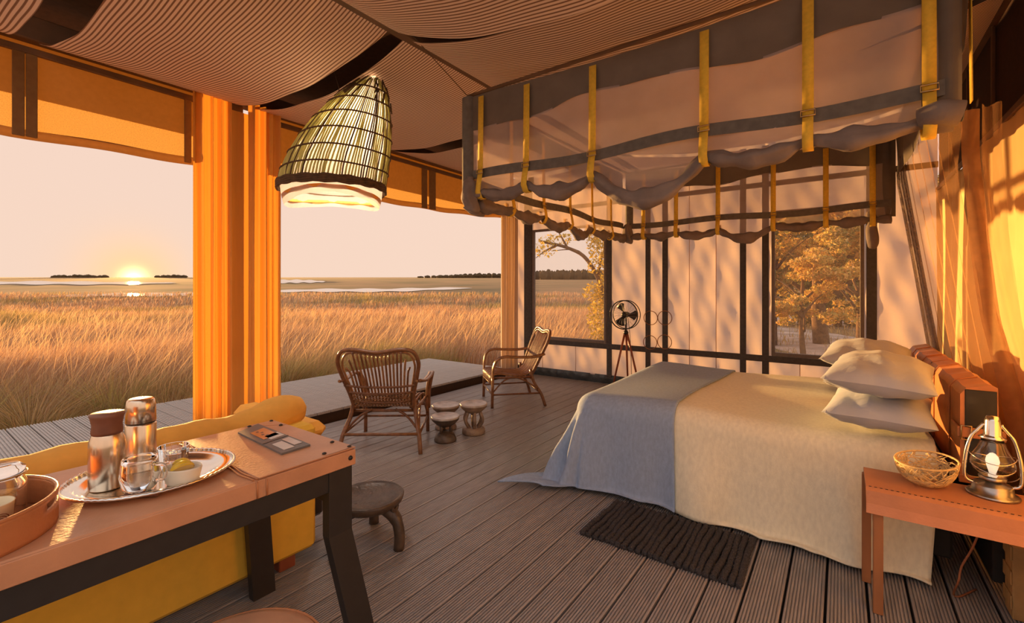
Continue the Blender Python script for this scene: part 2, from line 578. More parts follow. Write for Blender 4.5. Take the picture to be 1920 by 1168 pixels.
# water channels in the marsh
def channel(px0, px1, y0, y1, label, wob):
    b = B()
    n = 40
    vs = []
    for i in range(n + 1):
        t = i / n
        px = lerp(px0, px1, t)
        taper = math.sin(PI * min(1, max(0.0, t))) ** 0.5
        ym = lerp(y0, y1, t) + wob * math.sin(9 * t + px0)
        h = (1.0 + 0.9 * math.sin(17 * t + px1) ** 2) * taper * 1.9 + 0.15
        for y in (ym - h, ym + h):
            d = 2560.0 * 0.97 / (y - 518.0)
            lat = (px - CX) / FPX * d
            vs.append(cam_pt(d, lat, terrain_z(d) + 0.06 + d * 0.0006))
    fs = [(2 * i, 2 * i + 1, 2 * i + 3, 2 * i + 2) for i in range(n)]
    b.add(vs, fs, True)
    o = b.obj('water_channel', 'water')
    tag(o, label, 'water')
channel(-150, 330, 531, 530.5, 'thin bright strip of water along the far edge of the marsh', 0.4)
channel(90, 470, 555, 550, 'bright water channel in the marsh under the setting sun', 0.6)
channel(470, 610, 527.5, 528, 'short far sliver of water beside the second curtain edge', 0.3)
channel(480, 885, 547, 541, 'long pale water channel in the marsh behind the rattan chairs', 0.8)

# ------------------------------------------------------------------ grass
def grass(name, d, lat, h, w, lean_x, lean_y, tint, z):
    """blades: base pair, mid pair, tip; d/lat camera aligned ground coordinates"""
    n = len(d)
    bx = FX * d + RX * lat; by = FY * d + RY * lat
    ang = rng.uniform(0, PI, n)
    sx = np.cos(ang) * w / 2; sy = np.sin(ang) * w / 2
    V = np.zeros((n, 5, 3))
    V[:, 0] = np.stack([bx - sx, by - sy, z], 1)
    V[:, 1] = np.stack([bx + sx, by + sy, z], 1)
    mx = bx + lean_x * h * 0.3; my = by + lean_y * h * 0.3
    V[:, 2] = np.stack([mx - sx * .8, my - sy * .8, z + h * 0.6], 1)
    V[:, 3] = np.stack([mx + sx * .8, my + sy * .8, z + h * 0.6], 1)
    V[:, 4] = np.stack([bx + lean_x * h, by + lean_y * h, z + h * 0.97], 1)
    base = np.arange(n)[:, None] * 5
    F = np.concatenate([base + np.array([[0, 1, 3]]), base + np.array([[0, 3, 2]]), base + np.array([[2, 3, 4]])], 0)
    T = np.repeat(tint[:, None, :], 5, 1)
    T *= 1.0
    return numpy_mesh(name, V.reshape(-1, 3), F, np.clip(T.reshape(-1, 3), 0, 1), 'grass_blade')


def field_points(n, d0, d1, t0, t1, power):
    u = rng.uniform(0, 1, n)
    if power == 1:
        d = d0 * (d1 / d0) ** u
    else:
        e = 1 - power
        d = (d0 ** e + u * (d1 ** e - d0 ** e)) ** (1 / e)
    lat = rng.uniform(t0, t1, n) * d
    return d, lat


def keep_outside(d, lat, margin):
    X = FX * d + RX * lat; Y = FY * d + RY * lat
    inside = (X > -6.12 - margin) & (Y < 7.0 + margin * 0.5)
    yard = (X / np.maximum(Y, .1) > -0.24) & (Y > 0)
    return (~inside) & (~yard)


def value_noise(x, y, s, seed):
    r = np.random.default_rng(seed).uniform(0, 1, (64, 64))
    x = x / s; y = y / s
    xi = np.floor(x).astype(int); yi = np.floor(y).astype(int)
    fx = x - xi; fy = y - yi
    fx = fx * fx * (3 - 2 * fx); fy = fy * fy * (3 - 2 * fy)
    g = lambda a, b2: r[a % 64, b2 % 64]
    return (g(xi, yi) * (1 - fx) + g(xi + 1, yi) * fx) * (1 - fy) + (g(xi, yi + 1) * (1 - fx) + g(xi + 1, yi + 1) * fx) * fy


GOLD = np.array([[0.62, 0.36, 0.17], [0.74, 0.48, 0.28], [0.54, 0.29, 0.15], [0.62, 0.44, 0.31], [0.46, 0.24, 0.14]])
GREEN = np.array([[0.30, 0.27, 0.05], [0.40, 0.34, 0.08], [0.22, 0.22, 0.05], [0.48, 0.38, 0.12], [0.36, 0.24, 0.08]])

# tall golden grass
d, lat = field_points(150000, 4.6, 75, -1.5, 0.62, 1.35)
k = keep_outside(d, lat, 0.25); d, lat = d[k], lat[k]
X = FX * d + RX * lat; Y = FY * d + RY * lat
nz = value_noise(X + 100, Y + 100, 2.2, 3); nz2 = value_noise(X + 200, Y + 200, 7.0, 5)
k = (nz > 0.22) | (rng.uniform(0, 1, len(d)) < 0.35); d, lat, X, Y, nz, nz2 = d[k], lat[k], X[k], Y[k], nz[k], nz2[k]
n = len(d)
near_edge = np.clip((np.minimum(-6.1 - X, 99)) / 3.2, 0, 1)
near_edge = np.where(Y > 6.2, 1.0, near_edge)
h = (0.42 + 0.5 * nz + 0.22 * rng.uniform(0, 1, n)) * (0.55 + 0.45 * near_edge) * np.where(d > 25, 0.75, 1.0)
w = 0.0045 + 0.0008 * d
lx = rng.normal(0.16, 0.20, n); ly = rng.normal(0.12, 0.20, n)
ti = rng.integers(0, 5, n)
mixg = np.clip(nz2 * 1.6 - 0.75 + (1 - near_edge) * 0.75 + rng.normal(0, .12, n), 0, 1)[:, None]
tint = (GOLD[ti] * (1 - mixg) + GREEN[ti] * mixg) * rng.uniform(0.75, 1.2, (n, 1))
zz = np.where(d < 40, GZ, GZ + 0.0288 * (d - 40))
o = grass('marsh_grass', d, lat, h, w, lx, ly, tint, zz)
tag(o, 'tall dry golden grass covering the marsh plain', 'grass', kind='stuff')

# green tussocks along the deck
nc, nb = 95, 330
cy = np.concatenate([rng.uniform(-3.0, 7.0, nc)]); cx = -6.30 - np.abs(rng.normal(0, 0.75, nc))
rad = rng.uniform(0.05, 0.16, nc); hgt = rng.uniform(0.45, 0.85, nc) * np.where(cx < -6.7, 1.15, 0.85)
ang = rng.uniform(0, 2 * PI, (nc, nb)); rr = np.sqrt(rng.uniform(0, 1, (nc, nb)))
xx = (cx[:, None] + rad[:, None] * rr * np.cos(ang)).ravel(); yy = (cy[:, None] + rad[:, None] * rr * np.sin(ang)).ravel()
lean = (0.15 + 0.75 * rr * rng.uniform(0.5, 1.2, (nc, nb)))
lx = (lean * np.cos(ang)).ravel() + 0.08; ly = (lean * np.sin(ang)).ravel() + 0.05
h = (hgt[:, None] * rng.uniform(0.55, 1.1, (nc, nb))).ravel()
n = len(xx)
k = xx + lx * h < -6.06; xx, yy, lx, ly, h = xx[k], yy[k], lx[k], ly[k], h[k]; n = len(xx)
d = FX * xx + FY * yy; lat = RX * xx + RY * yy
tone = np.repeat(rng.uniform(0, 1, nc), nb)[k][:, None]
tint = (GREEN[rng.integers(0, 5, n)] * (1 - tone * .6) + GOLD[rng.integers(0, 5, n)] * tone * .6) * rng.uniform(0.8, 1.45, (n, 1))
o = grass('grass_fringe', d, lat, h, np.full(n, 0.0075), lx, ly, tint, np.full(n, GZ))
tag(o, 'green and straw-coloured grass tussocks fringing the wooden deck', 'grass', kind='stuff')

# feathery seed heads
d, lat = field_points(9000, 5.5, 22, -1.5, 0.45, 1.4)
k = keep_outside(d, lat, 0.8); d, lat = d[k], lat[k]; n = len(d)
o = grass('grass_plumes', d, lat, rng.uniform(0.85, 1.2, n), 0.006 + 0.0006 * d, rng.normal(0.25, 0.18, n), rng.normal(0.18, 0.18, n),
          np.array([[0.85, 0.56, 0.28]]) * rng.uniform(0.8, 1.15, (n, 1)), np.full(n, GZ))
tag(o, 'pale feathery grass stalks rising above the marsh grass', 'grass', kind='stuff')

# ------------------------------------------------------------------ trees
def blob(n_seg, n_ring, seed, sq=1.0):
    r = random.Random(seed)
    ph = [r.uniform(0, 6.28) for _ in range(6)]
    def fn(u, v):
        a = 2 * PI * u; t = PI * v
        k = 1 + 0.16 * math.sin(3 * a + ph[0]) + 0.12 * math.sin(5 * a + ph[1] + 3 * t) + 0.10 * math.sin(7 * t + ph[2] + 2 * a)
        return (k * math.sin(t) * math.cos(a), k * math.sin(t) * math.sin(a), sq * k * -math.cos(t))
    return fn


def far_tree(px, depth, h, wd, meshes, group, label):
    src = random.choice(meshes)
    o = src.copy(); COL.objects.link(o)
    o['label'] = label; o['group'] = group
    lat = (px - CX) / FPX * depth
    o.location = cam_pt(depth, lat, terrain_z(depth) + h * 0.35)
    o.scale = (wd, wd, h * 0.62)
    o.rotation_euler = (0, 0, random.uniform(0, 6))
    return o


proto = []
for s in range(3):
    b = B(); b.grid(blob(0, 0, s), 14, 9)
    o = b.obj('distant_tree', 'far_trees')
    tag(o, 'tiny dark tree on the far horizon beside the setting sun', 'tree', 'distant trees beside the sun')
    proto.append(o)
first = [True, True, True]
specs = []
for px in list(range(105, 196, 9)) + [298, 306, 315, 325, 334, 343]:
    specs.append((px + random.uniform(-3, 3), 1150, random.uniform(5, 8), random.uniform(6.5, 9.0)))
for px in [788, 802, 813, 826, 836, 846, 855, 864, 873, 882, 891, 899, 908, 917, 926, 936]:
    specs.append((px, 900, lerp(4, 10, (px - 788) / 150) * random.uniform(.8, 1.1), random.uniform(5.5, 7.5)))
for px in range(985, 1150, 11):
    specs.append((px, 420, random.uniform(7.0, 9.0), 3.3))
for px in range(991, 1150, 11):
    specs.append((px, 441, random.uniform(7.5, 9.5), 3.4))
specs = [(a_, b_ + (i_ % 2) * (34 if b_ > 800 else 9.5), c_, d_) for i_, (a_, b_, c_, d_) in enumerate(specs)]
for i, (px, dep, hh, wd) in enumerate(specs):
    if i < 3:
        o = proto[i]
        lat = (px - CX) / FPX * dep
        o.location = cam_pt(dep, lat, terrain_z(dep) + hh * 0.35); o.scale = (wd, wd, hh * 0.62)
    else:
        lab, grp = (('tiny dark tree on the far horizon beside the setting sun', 'distant trees beside the sun') if dep > 1000 else
                    ('small dark tree in the far row on the horizon behind the rattan chairs', 'distant trees behind the chairs') if dep > 800 else
                    ('dark woodland tree across the marsh, seen through the window by the fan', 'woodland across the marsh'))
        far_tree(px, dep, hh, wd, proto, grp, lab)


def leaves(name, centers, n, size, tints, parent, seed, mat='leaf'):
    """centers: list of (x,y,z,rx,ry,rz); leaves scattered through the lobes"""
    r = np.random.default_rng(seed)
    C = np.array(centers)
    vol = C[:, 3] * C[:, 4] * C[:, 5]
    idx = r.choice(len(C), n, p=vol / vol.sum())
    dirv = r.normal(0, 1, (n, 3)); dirv /= np.linalg.norm(dirv, axis=1)[:, None]
    rad = r.uniform(0.15, 1, n) ** 0.45
    P = C[idx, :3] + dirv * rad[:, None] * C[idx, 3:]
    a = r.normal(0, 1, (n, 3)); a /= np.linalg.norm(a, axis=1)[:, None]
    bb = np.cross(a, r.normal(0, 1, (n, 3))); bb /= np.linalg.norm(bb, axis=1)[:, None]
    s = size * r.uniform(0.6, 1.3, n)[:, None]
    V = np.zeros((n, 4, 3))
    V[:, 0] = P - a * s; V[:, 1] = P + bb * s * 0.42; V[:, 2] = P + a * s; V[:, 3] = P - bb * s * 0.42
    base = np.arange(n)[:, None] * 4
    F = np.concatenate([base + np.array([[0, 1, 2]]), base + np.array([[0, 2, 3]])], 0)
    T = np.array(tints)[r.integers(0, len(tints), n)] * r.uniform(0.75, 1.25, (n, 1))
    T = np.repeat(T[:, None], 4, 1)
    o = numpy_mesh(name, V.reshape(-1, 3), F, np.clip(T.reshape(-1, 3), 0, 1), mat, parent)
    o['kind'] = 'stuff'
    return o


def tree(label, base, trunk_r, branches, lobes, n, size, tints, seed, group=None, name='tree'):
    t = thing(name, label, 'tree', base, 0, group)
    b = B(); b.tube(smooth_path(branches[0], 5), [lerp(trunk_r, trunk_r * .45, i / (5 * (len(branches[0]) - 1))) for i in range(5 * (len(branches[0]) - 1) + 1)], 8)
    b.obj('trunk', 'bark', t)
    for br in branches[1:]:
        m = 5 * (len(br) - 1) + 1
        b = B(); b.tube(smooth_path(br, 5), [lerp(trunk_r * .45, trunk_r * .1, i / (m - 1)) for i in range(m)], 6)
        b.obj('branch', 'bark', t)
    leaves('foliage', lobes, n, size, tints, t, seed)
    return t


YEL = [(0.62, 0.42, 0.05), (0.50, 0.36, 0.06), (0.72, 0.48, 0.08), (0.40, 0.33, 0.06)]
AMB = [(0.72, 0.44, 0.10), (0.85, 0.56, 0.14), (0.55, 0.38, 0.09), (0.46, 0.38, 0.10), (0.80, 0.48, 0.16)]
OLV = [(0.32, 0.28, 0.08), (0.42, 0.33, 0.10), (0.55, 0.38, 0.13), (0.34, 0.28, 0.08)]

# tree reaching across the left window
p0 = onY(1137, 660, 9.2); p0.z = GZ
tree('yellow-green leaning tree outside the screened window by the rattan chair', p0, 0.065,
     [[(0, 0, 0), (0.05, 0, 0.9), (-0.05, 0, 1.7), (-0.45, 0, 2.45), (-0.95, 0, 2.75), (-1.7, 0, 2.95)],
      [(-0.2, 0, 2.1), (-0.1, .1, 2.7), (0.15, 0.1, 3.3)], [(-0.45, 0, 2.45), (-0.8, 0.1, 2.7), (-1.5, .2, 2.72)],
      [(-0.95, 0, 2.75), (-1.1, 0, 3.0), (-1.3, 0, 3.3)], [(0, 0, 1.2), (0.3, .1, 1.6), (0.5, 0.1, 2.2)],
      [(-1.2, 0, 2.83), (-1.55, 0, 2.7), (-1.8, 0, 2.55)]],
     [(-0.05, 0, 1.2, 0.32, 0.5, 0.6), (0.25, 0.2, 1.8, 0.55, 0.6, 0.6), (0.05, 0, 2.75, 0.45, 0.6, 0.5), (-0.18, 0.1, 0.5, 0.30, 0.5, 0.4),
      (-0.2, 0.1, 3.15, 0.3, 0.5, 0.25), (-0.32, 0, 1.75, 0.2, 0.3, 0.22), (0.0, 0, 0.1, 0.35, 0.4, 0.3), (-0.25, 0, 2.3, .2, .3, .2)],
     7000, 0.042, YEL, 21)
t_br = bpy.data.objects['tree']
leaves('foliage', [(-1.2, 0, 2.95, 0.5, 0.3, 0.14), (-1.6, 0, 2.75, 0.35, 0.3, 0.2)], 260, 0.045, YEL, t_br, 22)

# trees beyond the right-hand window
def yard_tree(px, y, py_base, label, tr, hgt, lobes, n, size, tints, seed):
    rl = random.Random(seed + 500)
    parts_ = []
    for (x_, y_, z_, a_, b_, c_) in lobes:        # break every lobe into small irregular sprays
        for _ in range(9):
            f = rl.uniform(.22, .42)
            parts_.append((x_ + a_ * rl.uniform(-.9, .9), y_ + b_ * rl.uniform(-.8, .8), z_ + c_ * rl.uniform(-.9, .9), a_ * f * 1.25, b_ * f, c_ * f * .8))
    lobes = parts_
    p = onY(px, py_base, y); p.z = GZ
    r = random.Random(seed)
    brs = [[(0, 0, 0), (0.02 * hgt * r.uniform(-1, 1), 0, hgt * .25), (0.03 * hgt * r.uniform(-1, 1), 0.05, hgt * .5), (0.05 * hgt * r.uniform(-1, 1), 0, hgt * .8)]]
    for k2 in range(6):
        z0 = hgt * r.uniform(.22, .6); a = r.uniform(0, 6.28); L = hgt * r.uniform(.25, .45)
        brs.append([(0.0, 0.0, z0), (math.cos(a) * L * .5, math.sin(a) * L * .4, z0 + L * .45), (math.cos(a) * L, math.sin(a) * L * .8, z0 + L * .75)])
    return tree(label, p, tr, brs, lobes, n, size, tints, seed)

yard_tree(1508, 13.0, 665, 'slender golden sapling in front of the other trees outside the right-hand window', 0.07, 2.6,
          [(0, 0, 1.7, .75, .6, .55), (-.5, 0, 1.15, .5, .4, .32), (.35, 0, 2.3, .7, .6, .5), (.75, .1, 1.25, .42, .4, .3)], 7000, 0.046, AMB, 31)
yard_tree(1540, 18.0, 634, 'thick-trunked amber-leaved tree behind the sapling outside the right-hand window', 0.24, 5.0,
          [(0, 0, 3.6, 2.2, 1.6, 1.4), (-1.6, 0, 2.9, 1.2, 1.2, 1.0), (1.6, 0, 2.8, 1.2, 1.2, 1.0), (0, 0, 5.2, 2.6, 1.8, 1.2)], 22000, 0.07, AMB, 32)
yard_tree(1612, 15.0, 650, 'leafy tree beside the window post behind the stacked pillows', 0.10, 3.6,
          [(0.1, 0, 2.6, .8, .8, 1.0), (0, 0, 1.2, .45, .5, .4), (-.1, 0, 3.7, 1.0, .9, .7)], 9000, 0.055, AMB + OLV, 33)
yard_tree(1450, 17.0, 628, 'olive-green tree at the inner edge of the right-hand window', 0.12, 4.2,
          [(0, 0, 2.9, 1.2, 1.0, 1.2), (-.2, 0, 1.3, .7, .7, .6), (0.2, 0, 4.4, 1.3, 1.2, .9)], 10000, 0.065, OLV + AMB, 34)
for i, (px, y, s) in enumerate([(1470, 27, 1.0), (1520, 29, 1.1), (1570, 27, 1.05), (1620, 28, 1.2), (1680, 26, 1.0), (1425, 28, 1.0)]):
    yard_tree(px, y, 600, 'dense dark thicket tree closing off the sandy yard', 0.2, 5.5 * s,
              [(0, 0, 1.6, 2.0, 1.2, 1.6), (0, 0, 4.2, 2.4, 1.4, 2.0)], 7000, 0.13, OLV, 40 + i)['group'] = 'thicket trees behind the yard'

n = 5200
yd = rng.uniform(8.5, 26, n); q = rng.uniform(-0.20, 0.16, n); xx = q * yd
cl = value_noise(xx * 1 + 70, yd + 70, 0.9, 14); k = cl > .52; xx, yd = xx[k], yd[k]; n = len(xx)
d = FX * xx + FY * yd; lat = RX * xx + RY * yd
o = grass('yard_grass', d, lat, rng.uniform(.08, .32, n), .004 + .0009 * d, rng.normal(0, .4, n), rng.normal(0, .4, n), (GREEN * .5 + GOLD * .5)[rng.integers(0, 5, n)] * rng.uniform(.8, 1.3, (n, 1)), np.full(n, GZ + .02))
tag(o, 'sparse low grass tufts on the sandy yard', 'grass', kind='stuff')

# ================================================================== FLOOR
floor = struct('floor', (0, 0, 0), 'dark grooved timber deck floor')
b = B(); b.box(XL + 0.04, XR, YN, YF + 0.02, -0.14, -0.03)
b.obj('floor_base', 'under_floor', floor)
PITCH = 0.1485
BW = PITCH - 0.011


def board_profile(w, t, ng, gd):
    """cross-section from left to right along the top, with ng grooves"""
    pts = []
    m = 0.005
    gw = (w - 2 * m) / ng
    pts.append((0, -0.004)); pts.append((0.004, 0))
    for i in range(ng):
        c0 = m + gw * (i + 0.5)
        pts += [(c0 - gw * .24, 0), (c0 - gw * .19, -gd), (c0 + gw * .19, -gd), (c0 + gw * .24, 0)]
    pts.append((w - 0.004, 0)); pts.append((w, -0.004))
    return pts


def board_mesh(name, w, L, t, ng, gd, mat):
    prof = [(0, -t)] + board_profile(w, t, ng, gd) + [(w, -t)]
    vs = [(x, 0, z) for x, z in prof] + [(x, L, z) for x, z in prof]
    n = len(prof)
    fs = [(i, i + 1, n + i + 1, n + i)[::-1] for i in range(n - 1)]
    fs.append(tuple(range(n))); fs.append(tuple(range(n, 2 * n))[::-1])
    me = bpy.data.meshes.new(name); me.from_pydata(vs, [], fs); me.materials.append(M(mat)); me.update()
    return me


bm_floor = board_mesh('board', BW, YF - YN - 0.02, 0.028, 10, 0.007, 'deck_board')
k0 = math.ceil((XL + 0.05 + 0.0524) / PITCH)
k = k0
while -0.0524 + k * PITCH + BW < XR - 0.004:
    o = bpy.data.objects.new('board', bm_floor); COL.objects.link(o); o.parent = floor
    o.location = (-0.0524 + k * PITCH + 0.003, YN + 0.01, 0)
    k += 1

# raised outside deck: boards run across, their grooved ends make the scalloped edge
deck = struct('deck', (0, 0, 0), 'raised grey timber deck outside the open side')
DZ = 0.105
b = B(); b.box(-6.02, XL + 0.01, -3.6, 5.88, -0.40, DZ - 0.03)
b.obj('deck_frame', 'dark_wood', deck)
bm_deck = board_mesh('deck_board', BW, 1.78, 0.026, 6, 0.007, 'deck_outside')
n = int((5.9 + 3.6) / PITCH)
for i in range(n):
    o = bpy.data.objects.new('deck_board', bm_deck); COL.objects.link(o); o.parent = deck
    o.rotation_euler = (0, 0, PI / 2)
    o.location = (XL + 0.05, 5.9 - (i + 1) * PITCH, DZ)

# ================================================================== FRAME, ROOF, WALLS
roof = struct('ceiling', (0, 0, 0), 'dark canvas roof above the striped cloths')
b = B(); b.grid(lambda u, v: (lerp(XL - 0.5, XR + 0.3, u), lerp(0.2, YF + 0.3, v), 3.32 + 0.02 * math.sin(9 * v)), 6, 12, smooth=False)
b.obj('roof_sheet', 'roof_canvas', roof, thick=0.01)


def beam(x0, x1, y0, y1, z0, z1, n=[0]):
    n[0] += 1
    b = B(); b.box(x0, x1, y0, y1, z0, z1, 0.008)
    o = b.obj('trim_%d' % n[0], 'beam_brown'); o['kind'] = 'structure'
    return o


beam(XL - 0.06, XL + 0.06, YN, YF + 0.1, 2.98, 3.14)              # eave beam over the open side
beam(-2.27, -2.19, YN, YF, 2.93, 3.08)                            # long middle beam
beam(XL + 0.065, -2.275, 1.83, 1.95, 2.99, 3.10)                  # cross beams
beam(-2.185, XR - 0.03, 1.84, 1.94, 2.96, 3.08)
beam(XL + 0.065, -2.275, 3.42, 3.54, 3.02, 3.12)
beam(-2.185, XR - 0.03, 3.42, 3.54, 3.02, 3.12)
beam(XL + 0.065, -2.275, 5.0, 5.12, 3.02, 3.12)
beam(-2.185, XR - 0.03, 5.0, 5.12, 3.02, 3.12)
beam(XL - 0.05, XL + 0.05, 1.80, 1.92, -0.02, 2.975)              # posts
beam(XL - 0.05, XL + 0.05, 5.98, 6.12, -0.02, 2.975)
beam(XL - 0.05, XL + 0.05, -1.5, -1.38, -0.02, 2.975)

# far canvas wall ---------------------------------------------------
def WX(px):
    return onY(px, HY, YF).x


wall = struct('wall_back', (0, 0, 0), 'pink canvas end wall with dark bands')
w1a, w1b = WX(1000), WX(1138)
w2a, w2b = WX(1447), WX(1620)
WB, WT1, WT2 = 0.575, 2.30, 2.27


def canvas_panel(x0, x1, z0, z1, parent, seed, name='canvas_panel'):
    r = random.Random(seed); p = [r.uniform(0, 6.28) for _ in range(4)]
    nu = max(5, int((x1 - x0) / 0.03)); nv = max(4, int((z1 - z0) / 0.045))
    def fn(u, v):
        x = lerp(x0, x1, u); z = lerp(z0, z1, v)
        e = max(0, math.sin(PI * u)) ** 0.6
        y = YF + 0.010 * e * math.sin(24 * x + 17 * z + p[3]) * math.sin(5 * z - 7 * x + p[0]) + 0.014 * e * math.sin(6 * x + 3.0 * z + p[0]) + 0.008 * e * math.sin(15 * x - 5 * z + p[1]) + 0.006 * e * math.sin(11 * z + 9 * x + p[2])
        return (x, y, z)
    b = B(); b.grid(fn, nu, nv)
    return b.obj(name, 'canvas', parent)


xs_top = [XL - 0.02, WX(965), w1a, w1b, WX(1145), WX(1217), WX(1249), WX(1293), WX(1343), WX(1394), WX(1435), w2a, w2b, WX(1648), XR]
sd = 0
for a, c2 in zip(xs_top, xs_top[1:]):
    if c2 - a < 0.012: continue
    sd += 1
    if abs(a - w1a) < 1e-6: canvas_panel(a, c2, WT1, ZE + .2, wall, sd)
    elif abs(a - w2a) < 1e-6: canvas_panel(a, c2, WT2, ZE + .2, wall, sd)
    else: canvas_panel(a, c2, WB - .05, ZE + .2, wall, sd)
xs_low = [XL - 0.02, WX(965), WX(1018), WX(1080), WX(1145), WX(1217), WX(1249), WX(1293), WX(1343), WX(1394), WX(1435), WX(1500), WX(1560), w2b, XR]
for a, c2 in zip(xs_low, xs_low[1:]):
    sd += 1
    canvas_panel(a, c2, 0.11, WB - .05, wall, sd)


def band(x0, x1, z0, z1, y=YF - 0.028, t=0.012, mat='band_grey', parent=wall, name='band'):
    b = B(); b.box(x0, x1, y - t, y + t * .5, z0, z1, 0.003)
    return b.obj(name, mat, parent)


for px in (1293, 1343):
    x = WX(px); b = B(); b.tube([(x, YF - .012, .12), (x, YF - .014, 1.6), (x, YF - .012, ZE)], .005, 5); b.obj('seam', 'canvas', wall)
for px in (1018, 1080, 1500, 1560):
    x = WX(px); b = B(); b.tube([(x, YF - .012, .12), (x, YF - .012, WB - .05)], .005, 5); b.obj('seam', 'canvas', wall)
for px, hw in ((1144, .038), (1216.5, .034), (1248.5, .036), (1394, .034), (1436, .036), (1634, .045)):
    x = WX(px); band(x - hw, x + hw, 0.10, ZE)
band(WX(990), XR, WB - 0.075, WB, y=YF - 0.040)
band(WX(985), WX(1000), 0.12, ZE)
band(WX(1000), XR, 2.56, 2.62, y=YF - 0.040)
b = B()
def vin(u, v):
    x = lerp(XL + 0.05, XR, u); z = lerp(0.0, 0.125, v)
    return (x, YF - 0.022 - 0.012 * math.sin(PI * v) * (1 + math.sin(13 * x) * math.sin(29 * x)), z)
b.grid(vin, 160, 5)
b.obj('baseboard_back', 'vinyl')['kind'] = 'structure'


def window(n, x0, x1, z0, z1):
    w = struct('window_%d' % n, ((x0 + x1) / 2, YF, z0), 'screened window opening in the canvas end wall')
    f = 0.035
    b = B(); b.box(x0, x0 + f, YF - .035, YF + .012, z0, z1, .004); b.obj('window_frame', 'frame_grey', w, True)
    b = B(); b.box(x1 - f, x1, YF - .035, YF + .012, z0, z1, .004); b.obj('window_frame', 'frame_grey', w, True)
    b = B(); b.box(x0 + f, x1 - f, YF - .035, YF + .012, z0, z0 + f * 1.2, .004); b.obj('window_frame', 'frame_grey', w, True)
    b = B(); b.box(x0 + f, x1 - f, YF - .035, YF + .012, z1 - f, z1, .004); b.obj('window_frame', 'frame_grey', w, True)
    b = B(); b.grid(lambda u, v: (lerp(x0 + f, x1 - f, u), YF - 0.01 + 0.006 * math.sin(PI * u) * math.sin(PI * v), lerp(z0 + f, z1 - f, v)), 6, 8)
    b.obj('gauze_screen', 'window_gauze', w, True)


window(1, w1a, w1b, WB, WT1)
window(2, w2a, w2b, WB, WT2)

# right wall --------------------------------------------------------
YR = 1.75
wr = struct('wall_right', (0, 0, 0), 'golden canvas wall behind the bed with dark screen above')
def rwall(u, v):
    y = lerp(YR, YF, u); z = lerp(0, 2.33, v)
    return (XR + 0.008 * math.sin(14 * y) + 0.006 * math.sin(31 * y + 2 * z) + 0.01 * math.sin(3 * y + 2 * z), y, z)
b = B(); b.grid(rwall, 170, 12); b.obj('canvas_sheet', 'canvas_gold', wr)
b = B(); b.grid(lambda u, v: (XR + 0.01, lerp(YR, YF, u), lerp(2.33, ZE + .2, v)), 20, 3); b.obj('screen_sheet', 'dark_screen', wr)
for y in (2.0, 2.7, 3.4, 4.1, 4.8, 5.5):
    b = B(); b.box(XR - .014, XR + .004, y - .012, y + .012, 2.33, ZE, .003); b.obj('screen_rib', 'beam_brown', wr)
b = B(); b.box(XR - .016, XR + .002, YR, YF, 2.32, 2.36, .003); b.obj('screen_rail', 'beam_brown', wr)
b = B(); b.box(XR - .05, XR + .03, YR, YF, 3.00, 3.08, .006); b.obj('wall_rail', 'beam_brown', wr)

# ------------------------------------------------------------------ striped ceiling cloths
def cloth(x0, x1, y0, y1, zl, zr, sag, label, edge=0.03, dy=0.0):
    def fn(u, v):
        x = lerp(x0, x1, u); y = lerp(y0, y1, v)
        s = 4 * u * (1 - u)
        z = lerp(zl, zr, u) - sag * s ** 0.85 - edge * (2 * v - 1) ** 2 * s + 0.006 * math.sin(7 * y + 9 * x) * s
        yy = y + dy * math.sin(PI * u) * (1 if v > .5 else -1) * abs(2 * v - 1) ** 3 * -1
        return (x, yy, z)
    b = B(); b.grid(fn, 36, 24)
    o = b.obj('ceiling_cloth', 'ceiling_stripe')
    tag(o, label, 'ceiling cloth')
    return o


cloth(XL + .07, -2.26, 0.12, 0.50, 2.965, 2.93, 0.12, 'striped ceiling cloth beside the eave, cut short by the gap before the wicker lamp bay')
cloth(XL + .07, -2.26, 0.64, 1.84, 2.965, 2.93, 0.13, 'striped ceiling cloth over the sofa and console table', dy=.04)
cloth(XL + .07, -2.26, 1.96, 3.40, 2.965, 2.93, 0.10, 'striped ceiling cloth behind the hanging basket lamp', dy=.04)
cloth(XL + .07, -2.26, 3.52, 4.98, 2.985, 2.95, 0.12, 'striped ceiling cloth over the far rattan chair', dy=.04)
cloth(XL + .07, -2.26, 5.10, 6.10, 2.985, 2.95, 0.12, 'striped ceiling cloth in the corner above the end wall window')
cloth(-2.19, XR - .05, 0.75, 1.80, 2.91, 2.95, 0.34, 'wide sagging striped ceiling cloth over the open floor')
cloth(-2.19, XR - .05, 1.98, 3.40, 2.91, 2.95, 0.245, 'sagging striped ceiling cloth directly above the near half of the bed net', edge=.0)
cloth(-2.19, XR - .05, 3.52, 4.98, 2.95, 2.95, 0.20, 'sagging striped ceiling cloth above the far half of the bed net', edge=.0)
cloth(-2.19, XR - .05, 5.10, 6.10, 2.95, 2.95, 0.20, 'sagging striped ceiling cloth between the bed net and the end wall', edge=.0)

